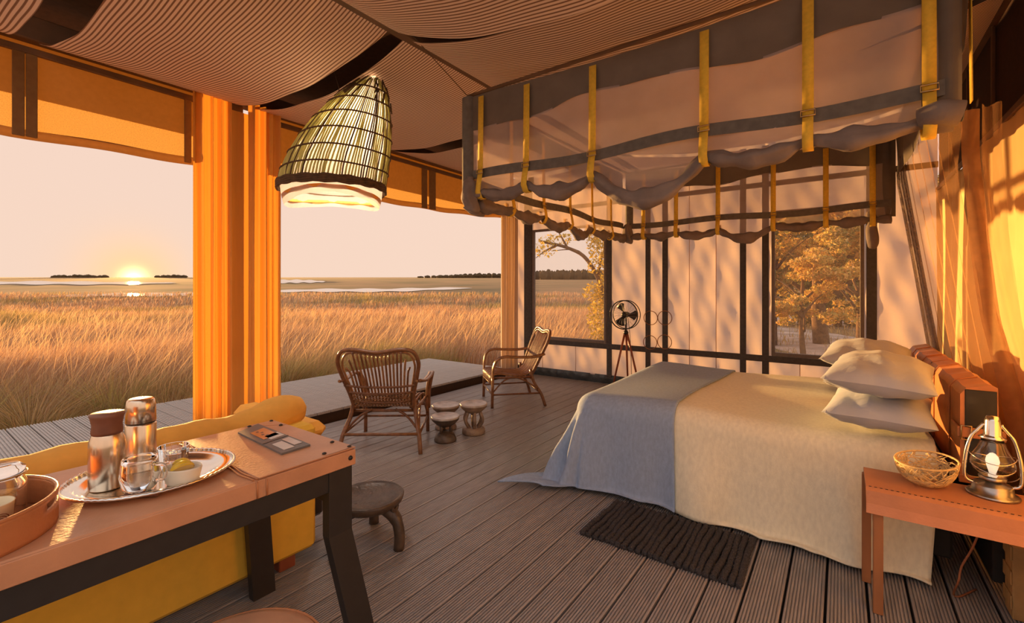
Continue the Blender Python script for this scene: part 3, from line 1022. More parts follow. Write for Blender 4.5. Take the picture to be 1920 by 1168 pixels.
# ------------------------------------------------------------------ blinds rolled up under the eave beam
def blind(y0, y1, label, straps, zb_tab, zm):
    t = thing('roller_blind', label, 'blind', (XL, (y0 + y1) / 2, 2.4))
    zb = lambda y: interp(zb_tab, y)
    X0 = XL - 0.02
    n = max(12, int((y1 - y0) * 14))
    b = B(); b.grid(lambda u, v: (X0 + 0.012 * math.sin(9 * lerp(y0, y1, u)) * math.sin(PI * v), lerp(y0, y1, u), lerp(zm, 2.985, v)), n, 6)
    b.obj('canvas_sheet', 'blind_canvas', t, True)
    b = B(); b.grid(lambda u, v: (X0 + 0.006, lerp(y0, y1, u), lerp(zb(lerp(y0, y1, u)) + .05, zm, v)), n, 4)
    b.obj('mesh_panel', 'blind_mesh', t, True)
    b = B(); b.grid(lambda u, v: (X0 + 0.012 + .02 * math.sin(PI * v), lerp(y0, y1, u), zb(lerp(y0, y1, u)) + 0.006 * math.sin(8 * lerp(y0, y1, u)) + lerp(-.01, .055, v)), n, 4)
    b.obj('hem', 'blind_strap', t, True)
    b = B(); b.box(X0 + .01, X0 + .035, y0, y1, 2.90, 2.945, .004); b.obj('top_rail', 'beam_brown', t, True)
    for (ya, yb) in straps:
        b = B(); b.box(X0 + .02, X0 + .034, ya, yb, zb((ya + yb) / 2), 2.90, .003); b.obj('strap', 'blind_strap', t, True)
    return t


def YL(px, py=HY): return onX(px, py, XL).y
blind(-1.36, 1.60, 'brown roller blind drawn up over the open bay beside the sofa', [(YL(22), YL(46)), (YL(48), YL(70)), (YL(345), YL(358)), (-0.8, -0.7)],
      [(-1.3, 2.34), (0.5, 2.35), (1.56, 2.39)], 2.62)
blind(2.12, 5.96, 'brown roller blind drawn up over the open bay behind the rattan chairs', [(YL(790), YL(800)), (YL(804), YL(816)), (3.0, 3.06)],
      [(2.2, 2.40), (3.4, 2.38), (4.4, 2.40), (5.2, 2.44), (5.96, 2.50)], 2.56)

# ------------------------------------------------------------------ curtains
def curtain(y0, y1, z0, z1, label, mat, nf, amp, seed, x=XL + 0.155, pinch=None, name='curtain'):
    r = random.Random(seed); ph = [r.uniform(0, 6.28) for _ in range(5)]
    def fn(u, v):
        w = pinch(v) if pinch else (1, 0)
        y = lerp(y0, y1, 0.5 + (u - 0.5) * w[0]) + w[1]
        ww = u * nf * 2 * PI
        a = amp * (0.75 + 0.35 * math.sin(3.1 * u * 5 + ph[1]))
        xx = x + a * math.sin(ww + ph[0] + 0.35 * math.sin(3 * v + ph[2])) + a * .4 * math.sin(2.3 * ww + ph[3] + v * 1.2)
        y += 0.012 * math.sin(ww * 1.0 + ph[4]) * (1 - v * .5)
        return (xx, y, lerp(z0, z1, v))
    b = B(); b.grid(fn, int(nf * 14), 24)
    o = b.obj(name, mat, loc=(x, (y0 + y1) / 2, z0))
    tag(o, label, 'curtain')
    return o


curtain(1.485, 1.79, 0.11, 2.975, 'amber curtain hanging beside the sofa, catching the low sun', 'curtain', 4.5, 0.04, 1)
curtain(1.915, 2.20, 0.11, 2.975, 'amber curtain gathered behind the near rattan chair', 'curtain', 5, 0.045, 2)
curtain(5.56, 5.95, 0.11, 2.75, 'pale curtain gathered in the corner behind the far rattan chair', 'curtain_pale', 5, 0.05, 3)
b = B(); b.grid(lambda u, v: (XL + 0.08 + .006 * math.sin(9 * v), lerp(1.77, 1.97, u), lerp(0.11, 2.9, v)), 4, 10)
o = b.obj('canvas_flap', 'curtain', loc=(XL + .08, 1.86, .11))
tag(o, 'narrow amber canvas flap covering the post between the two curtains', 'canvas flap')

# ================================================================== BED
BX0, BX1, BY0, BY1, BZ = -1.50, 0.40, 2.86, 4.60, 0.61
bed = thing('bed', 'wide double bed with dark base and white mattress under linen covers', 'bed', (-0.55, 3.73, 0))
b = B(); b.box(BX0 + .06, BX1 + .02, BY0 + .05, BY1 - .05, 0.10, 0.30, .01); b.obj('bed_base', 'bed_base', bed, True)
b = B(); b.box(BX0 + .02, BX1, BY0 + .02, BY1 - .02, 0.302, BZ - .02, .05); b.obj('mattress', 'ceramic', bed, True)
for x in (BX0 + .15, BX1 - .1):
    for y in (BY0 + .15, BY1 - .15):
        b = B(); b.box(x - .04, x + .04, y - .04, y + .04, 0, .099, .005); b.obj('leg', 'bed_base', bed, True)


def drape(a, bb, top, lift, head_limit=None):
    """flat cloth coordinate -> draped position over the mattress"""
    r = 0.10
    x = min(max(a, BX0 + r), BX1 + 5); y = min(max(bb, BY0 + r), BY1 - r)
    dx, dy = a - x, bb - y
    rho = math.hypot(dx, dy)
    bulge = 0.012 * math.sin(5 * a + 2 * bb) + 0.010 * math.sin(3.1 * bb - 4 * a + 1)
    if rho < 1e-6:
        return (a, bb, top + lift + bulge * 0.6)
    ux, uy = dx / rho, dy / rho
    q = r * PI / 2
    if rho < q:
        t = rho / r
        out = (r + lift) * math.sin(t); z = top + lift - (r + lift) * (1 - math.cos(t)) + bulge * 0.6 * (1 - t / 1.6)
    else:
        s = rho - q
        corner = abs(2 * ux * uy)
        k = 0.10 + 0.34 * corner ** 1.5
        along = a if abs(uy) > abs(ux) else bb
        fold = (0.030 * math.sin(8.5 * along + 1.0) + 0.018 * math.sin(17 * along + .7)) * min(1, s / .35)
        if corner > .05: fold += 0.05 * math.sin(6 * math.atan2(uy, ux) * 2) * min(1, s / .3) * corner
        out = r + lift + s * k + fold
        z = top - r - s * math.sqrt(1 - k * k)
        fl = 0.012 + lift
        if z < fl:
            out += (fl - z) * 0.85
            z = fl + 0.02 * abs(math.sin(14 * along + 9 * out)) * min(1, (fl - z) / .1)
    return (x + ux * out, y + uy * out, z)


def cover(name, label, a0f, a1f, b0f, b1f, lift, mat, nu, nv, cat, edge=None):
    def fn(u, v):
        bb0 = b0f(u); bb1 = b1f(u)
        # denser sampling near the edges
        bb = lerp(bb0, bb1, v)
        a = lerp(a0f(v), a1f(v), u)
        return drape(a, bb, BZ, lift)
    b = B(); b.grid(fn, nu, nv)
    o = b.obj(name, mat, loc=(-0.55, 3.73, BZ))
    tag(o, label, cat)
    md = o.modifiers.new('thickness', 'SOLIDIFY'); md.thickness = 0.008; md.offset = 1
    return o


hang = 0.56
cover('bedspread', 'cream linen bedspread draped over the bed from pillows to blue throw', lambda v: -0.90, lambda v: 0.33 + 0.03 * math.sin(7 * v),
      lambda u: BY0 - hang - 0.02 + 0.035 * math.sin(8 * u + .5) - 0.05 * max(0, u - .8) * 5, lambda u: BY1 + hang, 0.006, 'linen_cream', 70, 120, 'bedspread')
cover('throw_blanket', 'blue-grey linen throw draped over the foot of the bed', lambda v: BX0 - 0.56, lambda v: -0.80 - 0.03 * math.sin(5 * v),
      lambda u: BY0 - hang + 0.01 * math.sin(6 * u), lambda u: BY1 + hang, 0.020, 'linen_blue', 80, 130, 'blanket')

# ------------------------------------------------------------------ pillows
def pillow(loc, rx, ry, rz, L, W, H, label, seed):
    r = random.Random(seed); ph = [r.uniform(0, 6.28) for _ in range(4)]
    b = B()
    def surf(sgn):
        def fn(u, v):
            x = 2 * u - 1; y = 2 * v - 1
            pin = 1 - 0.10 * (1 - abs(x) ** 2) * abs(y) ** 4 * 0 
            ex = x * (1 - 0.10 * (1 - y * y) * 0 - 0.07 * (1 - abs(y)) * abs(x) ** 3)
            ey = y * (1 - 0.07 * (1 - abs(x)) * abs(y) ** 3)
            h = max(0, (1 - x * x)) ** 0.5 * max(0, (1 - y * y)) ** 0.5
            wr = 0.06 * math.sin(7 * x + 5 * y + ph[0]) * math.sin(4 * y - 3 * x + ph[1]) + 0.07 * math.sin(11 * x + 2 * y + ph[2]) * (abs(y) ** 1.5) + .05 * math.sin(12 * y - 4 * x + ph[3]) * abs(x) ** 1.5
            return (ex * W / 2, ey * L / 2, sgn * H / 2 * (h * (1 + wr)))
        return fn
    b.grid(surf(1), 24, 30); nb = len(b.f)
    g2 = B(); g2.grid(surf(-1), 24, 30); b.add(g2.v, [f[::-1] for f in g2.f], True)
    o = b.obj('pillow', 'pillow_grey', loc=(0, 0, 0))
    o.location = loc; o.rotation_euler = (rx, ry, rz)
    tag(o, label, 'pillow')
    return o


pillow((0.165, 3.10, 0.738), 0.0, math.radians(1), math.radians(-5), 0.74, 0.43, 0.19, 'grey pillow lying flat at the bottom of the stack beside the wire bowl', 1)
pillow((0.168, 3.08, 0.915), math.radians(2), math.radians(3), math.radians(-6), 0.76, 0.43, 0.20, 'plump grey pillow on top of the stack beside the wire bowl', 2)
pillow((0.150, 4.02, 0.738), 0.0, math.radians(1), math.radians(-3), 0.74, 0.46, 0.19, 'grey pillow at the bottom of the stack nearer the end wall', 3)
pillow((0.145, 3.98, 0.905), math.radians(2), math.radians(1), math.radians(-4), 0.76, 0.48, 0.20, 'grey pillow on top of the stack nearer the end wall', 4)

# ------------------------------------------------------------------ headboard
hbd = thing('headboard', 'tan leather headboard of two strapped cushions behind the pillows', 'headboard', (0.47, 3.75, 0))
b = B(); b.box(0.535, 0.575, 2.84, 4.70, 0.08, 0.50, .005); b.obj('headboard_frame', 'bed_base', hbd, True)
for (ya, yb) in ((2.82, 3.74), (3.755, 4.68)):
    b = B()
    prof = [(0.43, .50), (0.43, .885), (0.45, .915), (0.525, .935), (0.548, .925), (0.555, .50)]
    n = len(prof)
    vs = [(x, y, z + .004 * math.sin(30 * y) * (z > .6)) for y in [lerp(ya, yb, i / 10) for i in range(11)] for x, z in prof]
    fs = [(i * n + k, i * n + (k + 1) % n, (i + 1) * n + (k + 1) % n, (i + 1) * n + k) for i in range(10) for k in range(n)]
    b.add(vs, fs)
    b.add(vs[:n], [tuple(range(n))]); b.add(vs[-n:], [tuple(range(n))[::-1]])
    c2 = b.obj('cushion', 'leather_tan', hbd, True)
    for ye, s in ((ya, -1), (yb, 1)):
        b = B(); b.box(.445, .545, ye - .004, ye + .004, .52, .91, .002); b.obj('end_panel', 'black_leather', c2, True)
    for yy in (lerp(ya, yb, .25), lerp(ya, yb, .75)):
        b = B(); b.tube([(0.427, yy, .51), (0.427, yy, .884), (.448, yy, .918), (.525, yy, .938)], .003, 5); b.obj('seam', 'leather_tan', c2, True)
b = B(); b.box(.424, .57, 2.802, 2.812, .70, .745, .003); b.obj('strap', 'leather_tan', hbd, True)
b = B(); b.box(.418, .428, 2.802, 2.95, .70, .745, .003); b.obj('strap', 'leather_tan', hbd, True)
b = B(); b.tube([(.43, 2.796, .692), (.43, 2.796, .753), (.462, 2.796, .753), (.462, 2.796, .692)], .004, 6, closed=True); b.obj('buckle', 'brass', hbd, True)
b = B(); b.box(.424, .57, 2.802, 2.812, .50, .535, .003); b.obj('strap', 'leather_tan', hbd, True)

# ================================================================== MOSQUITO NET OVER THE BED
NX0, NX1, NY0, NY1, NT = -2.05, 0.34, 2.35, 4.95, 2.655
net = thing('mosquito_net', 'box mosquito net over the bed, rolled up under yellow straps', 'mosquito net', ((NX0 + NX1) / 2, (NY0 + NY1) / 2, 1.9))
front_s = [-1.92, -1.56, -1.12, -0.534, -0.115, 0.27]
back_s = [-1.76, -1.41, -1.0, -0.517, -0.11, 0.216]
left_s = [2.75, 3.2, 3.65, 4.1, 4.55]


def roll_z(t, straps, base, sag):
    """height of the rolled hem between straps"""
    s = sorted(straps)
    lo = max([v for v in s if v <= t], default=None); hi = min([v for v in s if v > t], default=None)
    if lo is None or hi is None: return base - sag * .2
    u = (t - lo) / (hi - lo)
    k2 = (0.5, 0.8, 1.35, 0.55, 0.4, 0.9, 0.5)[s.index(lo) % 7]
    return base - k2 * sag * (hi - lo) / .5 * 4 * u * (1 - u)


def net_side(axis, c, a0, a1, straps, base, sag, out, seed, thick=1.0):
    """axis 'x': plane Y=c running along X; axis 'y': plane X=c running along Y"""
    r = random.Random(seed); ph = [r.uniform(0, 6.28) for _ in range(5)]
    def P(t, z, o=0.0):
        return (t, c + out * o, z) if axis == 'x' else (c + out * o, t, z)
    n = int((a1 - a0) * 26)
    hem_low = lambda t: NT - 0.20 - 0.05 * math.sin(2.2 * (t - a0) + ph[0]) ** 2 - .010 * math.sin(11 * t + ph[1])
    droop = lambda t: 0.035 * math.sin(PI * (t - a0) / (a1 - a0))
    mid = lambda t: base + 0.13 + 0.012 * math.sin(5 * t + ph[2])
    rz = lambda t: roll_z(t, straps, base, sag)
    b = B(); b.grid(lambda u, v: P(lerp(a0, a1, u), lerp(hem_low(lerp(a0, a1, u)), NT - droop(lerp(a0, a1, u)), v), 0.01 * math.sin(15 * lerp(a0, a1, u) + ph[3]) * (1 - v)), n, 4)
    b.obj('top_hem', 'net_hem', net, True)
    b = B(); b.grid(lambda u, v: P(lerp(a0, a1, u), lerp(rz(lerp(a0, a1, u)) + .0, hem_low(lerp(a0, a1, u)) + .01, v),
                                   -0.004 + 0.012 * math.sin(9 * lerp(a0, a1, u) + 3 * v + ph[4]) * (1 - v)), n, 8)
    b.obj('netting', 'net_mesh', net, True)
    b = B(); b.grid(lambda u, v: P(lerp(a0, a1, u), mid(lerp(a0, a1, u)) + lerp(-.03, .03, v), 0.012 + 0.008 * math.sin(7 * lerp(a0, a1, u))), n, 2)
    b.obj('tape_band', 'net_band', net, True)
    # rolled netting along the bottom
    s = sorted(straps)
    pts = []; rad = []
    m = int((a1 - a0) * 40)
    for i in range(m + 1):
        t = lerp(a0, a1, i / m)
        dist = min(abs(t - q) for q in s)
        rr = (0.020 + 0.026 * min(1, dist / .22) ** .8 + 0.006 * math.sin(23 * t + ph[0]) + .005 * math.sin(51 * t)) * thick
        pts.append(P(t, rz(t) + 0.02, 0.012 + 0.008 * math.sin(12 * t)))
        rad.append(rr)
    b = B(); b.tube(pts, rad, 18, rip=(.13, 3, .22))
    b.obj('rolled_hem', 'net_roll', net, True)
    wd = (1, 0, 0) if axis == 'x' else (0, 1, 0)
    for q in s:
        zb2 = rz(q) + .02
        b = B()
        b.ribbon([P(q, NT - droop(q) - .03, .020), P(q, mid(q), .028)], wd, .042)
        b.ribbon([P(q, mid(q), .028), P(q, zb2 + .04, .046), P(q, zb2 - .01, .054), P(q, zb2 - .046, .030), P(q, zb2 - .05, .0), P(q, zb2 - .02, -.03), P(q, zb2 + .05, -.03)], wd, .040)
        st = b.obj('strap', 'webbing', net, True, thick=.003)
        b = B()
        zc = mid(q) + .005
        ring = [P(q - .026, zc - .012, .036), P(q + .026, zc - .012, .036), P(q + .026, zc + .012, .036), P(q - .026, zc + .012, .036)]
        b.tube(ring, .0035, 5, closed=True); b.obj('buckle', 'brass', st, True)


net_side('x', NY0, NX0, NX1, front_s, 1.975, 0.11, -1, 1)
net_side('x', NY1, NX0 + .15, NX1, back_s, 1.93, 0.075, -1, 2)
net_side('y', NX0 + .05, NY0 + .03, NY1 - .03, left_s, 1.92, 0.07, 1, 3)
# corner posts of cloth
for (x, y) in ((NX0, NY0), (NX0 + .12, NY1)):
    b = B(); b.grid(lambda u, v: (x + .045 * math.cos(2 * PI * u), y + .045 * math.sin(2 * PI * u) * .7, lerp(2.03, NT - .01, v)), 10, 6)
    b.obj('corner_sleeve', 'net_band', net, True)
for (x, y, s) in ((NX0 - .02, NY0 + .10, 1), (NX0 + .05, NY0 - .03, .9), (NX0 + .12, NY1 - .03, .8)):
    b = B()
    b.tube(smooth_path([(x, y, 2.10), (x - .01, y, 2.03), (x, y - .01, 1.95), (x + .01, y, 1.90), (x, y, 1.865)], 4),
           [0.02] * 2 + [.045 * s, .05 * s, .052 * s, .055 * s, .06 * s, .062 * s, .06 * s, .055 * s, .05 * s, .05 * s, .05 * s, .054 * s, .052 * s, .05 * s, .03 * s], 18, rip=(.15, 4, .35))
    b.obj('gathered_end', 'net_roll', net, True)
# spiral roll end at the near head corner
b = B()
b.tube([(.24, NY0 - .03, 2.00), (.30, NY0 - .05, 2.005), (.355, NY0 - .045, 1.99)], [.038, .046, .045], 14)
b.obj('gathered_end', 'net_roll', net, True)
spi = [(0.356, NY0 - .045 + .038 * (1 - i / 40) * math.cos(i * .42), 1.99 + .038 * (1 - i / 40) * math.sin(i * .42)) for i in range(38)]
b = B(); b.tube(spi, .003, 5); b.obj('spiral_edge', 'net_band', net, True)
# dark cloth at the head corners and head valance
b = B(); b.grid(lambda u, v: (lerp(.25, .365, u), NY0 - .005 + .02 * math.sin(7 * u), lerp(2.03, NT - .01, v)), 5, 4); b.obj('corner_sleeve', 'net_hem', net, True)
b = B(); b.grid(lambda u, v: (NX1 + .03 + .01 * math.sin(13 * u + 3 * v), lerp(NY0, NY1, u), lerp(2.24, NT - .01, v)), 40, 5); b.obj('top_hem', 'net_hem', net, True)
b = B(); b.ribbon([(NX1 + .05, NY0 + .04, NT), (NX1 + .055, NY0 + .04, 2.05)], (0, 1, 0), .042); b.obj('strap', 'webbing', net, True, thick=.003)
# top frame rods
for p, q in (((NX0, NY0, NT), (NX1 + .03, NY0, NT)), ((NX0 + .1, NY1, NT), (NX1 + .03, NY1, NT)), ((NX0, NY0, NT), (NX0 + .1, NY1, NT)), ((NX1 + .03, NY0, NT), (NX1 + .03, NY1, NT))):
    b = B(); b.tube([p, q], .012, 8); b.obj('frame_rod', 'beam_brown', net, True)
# suspension lines to the beams
for p, q in (((NX0, NY0, NT), (-2.2, 1.95, 2.97)), ((NX1, NY0, NT), (.6, 1.95, 2.97)), ((NX0 + .1, NY1, NT), (-2.2, 5.0, 3.03)), ((NX1, NY1, NT), (.5, 5.0, 3.03))):
    b = B(); b.tube([p, q], .003, 5); b.obj('hanging_line', 'beam_brown', net, True)

# head-side netting let down behind the headboard: sheet, near border, outer fold
def head_x(z, y): return 0.395 + max(0, 2.25 - z) * .155 + .010 * math.sin(22 * y + 1.5 * z)
EDGE = [(.40, 3.00), (.9, 3.10), (1.2, 3.16), (1.6, 3.08), (1.95, 2.90), (2.25, 2.62), (2.62, 2.40)]
def edge_near(z): return interp(EDGE, z)
def edge_far(z): return lerp(4.75, 5.02, (2.6 - z) / 2.2)
b = B(); b.grid(lambda u, v: (head_x(lerp(.45, 2.30, v), lerp(edge_near(lerp(.45, 2.3, v)), edge_far(lerp(.45, 2.3, v)), u)),
                              lerp(edge_near(lerp(.45, 2.3, v)), edge_far(lerp(.45, 2.3, v)), u), lerp(.45, 2.30, v)), 110, 30)
b.obj('head_drape', 'net_drape', net, True)
def zz2(v): return lerp(.42, 2.12, v)
b = B(); b.grid(lambda u, v: (head_x(zz2(v), 2.5) + lerp(-.004, .055 + .02 * (1 - v), u), edge_near(zz2(v)) - .02 * math.sin(3 * u) + .015 * math.sin(14 * v + u), zz2(v)), 5, 40)
b.obj('drape_border', 'net_border', net, True)
b = B(); b.grid(lambda u, v: (min(.755, head_x(zz2(v), 2.5) + lerp(.05, .11 + .03 * (1 - v), u)), edge_near(zz2(v)) - .03 + .03 * math.sin(7 * u + 5 * v), zz2(v)), 8, 40)
b.obj('drape_fold', 'net_drape', net, True)
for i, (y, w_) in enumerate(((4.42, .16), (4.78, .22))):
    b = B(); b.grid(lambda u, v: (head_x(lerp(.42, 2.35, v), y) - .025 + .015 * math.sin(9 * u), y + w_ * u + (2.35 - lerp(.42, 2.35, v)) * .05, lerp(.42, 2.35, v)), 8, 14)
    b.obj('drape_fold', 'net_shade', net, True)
b = B(); b.grid(lambda u, v: (lerp(.20, .37, u), NY1 + .01 + .02 * math.sin(7 * u), lerp(1.96, NT - .01, v)), 6, 5); b.obj('corner_sleeve', 'net_hem', net, True)
# tied knot of netting by the far post
b = B()
b.tube(smooth_path([(0.20, NY1 + .02, 2.02), (.22, NY1 + .03, 1.94), (.21, NY1 + .02, 1.88), (.22, NY1 + .02, 1.76), (.215, NY1 + .02, 1.70)], 4),
       [.03, .04, .045, .05, .045, .035, .032, .034, .04, .042, .044, .044, .042, .04, .036, .032, .02], 12)
b.obj('gathered_end', 'net_roll', net, True)

# ================================================================== NIGHTSTANDS
def nightstand(loc, label):
    t = thing('nightstand', label, 'nightstand', loc)
    # loc is the left front foot corner; x to the right, y back
    L, D, H = 0.60, 0.29, 0.52
    prof = [(-.012, .425), (-.002, .428), (.012, .51), (.03, .522), (D - .01, .522), (D + .005, .515), (D + .005, .43), (D - .004, .43), (D - .008, .505), (.035, .508), (.022, .502)]
    n = len(prof)
    vs = [(x, y, z) for x in (-.02, L) for y, z in prof]
    fs = [(k, (k + 1) % n, n + (k + 1) % n, n + k) for k in range(n)]
    fs.append(tuple(range(n))); fs.append(tuple(range(n, 2 * n))[::-1])
    b = B().add(vs, fs); top = b.obj('table_top', 'leather_night', t)
    b = B()
    for i in range(34):
        x = -.01 + i * .018
        b.box(x, x + .009, .028, .031, .5222, .5238)
    b.obj('stitching', 'black_leather', top)['kind'] = 'stuff'
    for x in (.02, L - .06):
        for y in (.015, D - .04):
            xo = 0 if y < .1 or x > .3 else -.03
            b = B(); b.box(x + xo - .017, x + xo + .017, y, y + .030, 0, .425 if y < .1 else .50, .003); b.obj('leg', 'wood_warm', t)
        b = B(); b.box(x - .014, x + .014, .046, D - .042, .34, .40, .003); b.obj('cross_rail', 'wood_warm', t)
    b = B(); b.bar((L - .06, .05, .40), (L - .01, .05, .02), .03, .03, (0, 1, 0)); b.obj('brace', 'wood_warm', t)
    return t


nightstand((0.105, 2.42, 0), 'leather-topped nightstand holding the wire bowl and a hurricane lantern')
n2 = nightstand((0.0, 4.98, 0), 'leather-topped nightstand on the far side of the bed by the window')
b = B()

# wire bowls
def wire_bowl(loc, R, H, label, seed, n=230):
    t = thing('wire_bowl', label, 'bowl', loc)
    r = random.Random(seed)
    def S(a, s):
        rr = R * (0.34 + 0.66 * math.sin(s * PI / 2) ** .9); return (rr * math.cos(a) , rr * math.sin(a) * .85, H * (s ** 1.5) + .004 + .018 * math.sin(a + .6) * s)
    b = B()
    for i in range(n):
        a0 = r.uniform(0, 6.28); s0 = r.uniform(0, .9); da = r.uniform(-1.6, 1.6); ds_ = r.uniform(-.7, .7)
        pts = []
        for k2 in range(9):
            u = k2 / 8
            s = min(1, max(0, s0 + ds_ * u + .12 * math.sin(u * 5 + a0)))
            pts.append(S(a0 + da * u, s))
        b.tube(pts, .0021, 4)
    b.obj('wire_weave', 'straw', t)['kind'] = 'stuff'
    b = B(); b.tube([S(2 * PI * i / 40, 1) for i in range(40)], .004, 6, closed=True); b.obj('rim', 'straw', t)
    b = B(); b.tube([S(2 * PI * i / 30, 0) for i in range(30)], .003, 6, closed=True); b.obj('base_ring', 'straw', t)
    return t


wire_bowl((0.292, 2.60, 0.524), 0.102, 0.10, 'small woven wire bowl on the nightstand beside the lantern', 5)
wire_bowl((0.09, 5.10, 0.523), 0.10, 0.09, 'woven bowl on the far nightstand behind the pillows', 6, 140)

# hurricane lanterns
def lantern(loc, label):
    t = thing('hurricane_lantern', label, 'lantern', loc)
    b = B(); b.lathe([(.078, 0), (.080, .006), (.074, .012), (.062, .016), (.060, .040), (.055, .048), (.030, .054), (.028, .066), (.001, .066)], 36); b.obj('fuel_tank', 'pewter', t)
    b = B(); b.lathe([(.040, .066), (.042, .075), (.030, .082)], 28, close=False); b.obj('burner', 'pewter', t)
    b = B(); b.lathe([(.036, .082), (.056, .102), (.066, .128), (.060, .155), (.044, .185), (.034, .215), (.031, .225)], 36, close=False); b.obj('glass_globe', 'glass', t, thick=.0022)
    b = B(); b.lathe([(.030, .225), (.042, .232), (.030, .240), (.027, .245), (.024, .300), (.018, .318), (.001, .320)], 28); b.obj('chimney', 'silver', t)
    for s in (-1, 1):
        b = B(); b.tube(smooth_path([(s * .052, 0, .040), (s * .080, 0, .060), (s * .078, 0, .15), (s * .062, 0, .225), (s * .040, 0, .262), (s * .024, 0, .285)], 5), .0065, 8); b.obj('side_tube', 'silver', t)
    for z, r in ((.150, .067), (.110, .064)):
        b = B(); b.tube([(r * math.cos(a * PI / 16), r * math.sin(a * PI / 16), z + .01 * math.cos(a * PI / 8)) for a in range(32)], .0018, 5, closed=True); b.obj('guard_wire', 'silver', t)
    b = B(); b.tube(smooth_path([(-.070, 0, .20), (-.085, .015, .10), (-.06, .05, .05), (0, .072, .045), (.06, .05, .05), (.085, .015, .10), (.070, 0, .20)], 5), .002, 5); b.obj('bail_handle', 'silver', t)
    b = B(); b.lathe([(.001, .085), (.010, .088), (.013, .100), (.018, .120), (.021, .138), (.017, .156), (.008, .168), (.001, .171)], 20); b.obj('lamp_bulb', 'bulb_white', t)
    return t


lantern((0.495, 2.628, 0.523), 'silver hurricane lantern with white bulb on the nightstand beside the wire bowl')
l2 = lantern((0.30, 5.12, 0.523), 'silver hurricane lantern on the far nightstand, its frame showing above the pillows')

# cable hanging under the near nightstand
b = B(); b.tube(smooth_path([onY(1835, 1000, 2.72), onY(1822, 1030, 2.72), onY(1803, 1062, 2.72), onY(1797, 1090, 2.70), onZ(1788, 1114, .006), onZ(1800, 1118, .006), onZ(1830, 1105, .006)], 6), .004, 6)
o = b.obj('lamp_cable', 'cord_brown'); tag(o, 'thin brown cable hanging down to the floor below the nightstand', 'cable')
# wooden crate and dark bag at the foot of the right wall
t = thing('wooden_crate', 'small pale wooden crate beside the nightstand legs against the wall', 'crate', (0.625, 2.775, 0))
b = B(); b.box(-.055, .055, -.055, .055, .0, .30, .004); b.obj('crate_body', 'box_wood', t)
for z in (.04, .14, .24):
    b = B(); b.box(-.061, -.056, -.055, .055, z, z + .055, .001); b.obj('slat', 'box_wood', t)
def bag(u, v):
    a = 2 * PI * u; tt = v
    r = (0.13 * (1 - .55 * tt) * (1 + .10 * math.sin(3 * a + 1) + .05 * math.sin(7 * a))) * (1 if v < .98 else .1)
    return (.60 + r * .75 * math.cos(a), 2.25 + r * math.sin(a), .34 * tt)
b = B(); b.grid(bag, 28, 10); o = b.obj('cloth_bag', 'dark_fabric', loc=(.60, 2.25, 0))
tag(o, 'dark charcoal cloth bag slumped on the floor by the nightstand', 'bag')

# ================================================================== RUG
rug = thing('rug', 'chunky dark knitted rug on the deck beside the bed', 'rug', (-0.765, 2.51, 0))
nr = 24
for i in range(nr):
    x = lerp(-.40 + .014, .40 - .014, i / (nr - 1))
    b = B()
    pts = [(x + .006 * math.sin(8 * y + i), y, .013 + .003 * math.sin(40 * y + i)) for y in [lerp(-.235, .235, k2 / 44) for k2 in range(45)]]
    b.tube(pts, [.0155 + .0026 * math.sin(k2 * 2.1 + i) for k2 in range(45)], 8)
    b.obj('knit_rib', 'rug_wool', rug)

# ================================================================== PENDANT BASKET LAMP
lamp = thing('pendant_lamp', 'woven reed basket lamp with white cloth lining hanging from the roof beam', 'lamp', (-2.92, 1.90, 2.06))
HB = 0.80
def ring_c(t):       # basket axis bends towards the apex
    return Vector((0.0 + 0.29 * t ** 1.3 * RX, 0.29 * t ** 1.3 * RY, HB * t))
def ring_r(t): return 0.345 * (1 - t ** 1.9) ** 0.75 + .012
def slant(t, a):     # the side towards the apex climbs, the far side drops
    return 0
def bk(t, a, o=0.0):
    c2 = ring_c(t); r = ring_r(t) + o
    # widths measured across (R) and along (F) the view-independent lamp axes
    return c2 + Vector((RX, RY, 0)) * (r * math.cos(a)) + Vector((-RY, RX, 0)) * (r * .92 * math.sin(a))
NRD = 110
for i in range(NRD):
    a = 2 * PI * i / NRD + random.uniform(-.012, .012)
    tm = random.uniform(.93, .99)
    dark = random.random() < .34
    b = B(); b.tube([bk(tm * k2 / 9, a + .01 * math.sin(k2 + i), random.uniform(-.003, .003)) for k2 in range(10)], [.0062 if not dark else .0055] * 5 + [.005, .0045, .004, .003, .002], 5)
    b.obj('reed', 'reed_dark' if dark else 'reed', lamp)
for t0 in (.14, .28, .43, .58, .72, .84):
    b = B(); b.tube([bk(t0 + .006 * math.sin(3 * k2 * 2 * PI / 48), 2 * PI * k2 / 48, .008) for k2 in range(48)], .0055, 6, closed=True); b.obj('hoop', 'reed_dark', lamp)
for j in range(4):
    b = B(); b.tube([bk(0.0, 2 * PI * k2 / 60, .004) + Vector((0, 0, -.015 + .013 * j + .004 * math.sin(k2 * 1.7 + j))) for k2 in range(60)], .010, 7, closed=True); b.obj('rim_hoop', 'reed_dark', lamp)
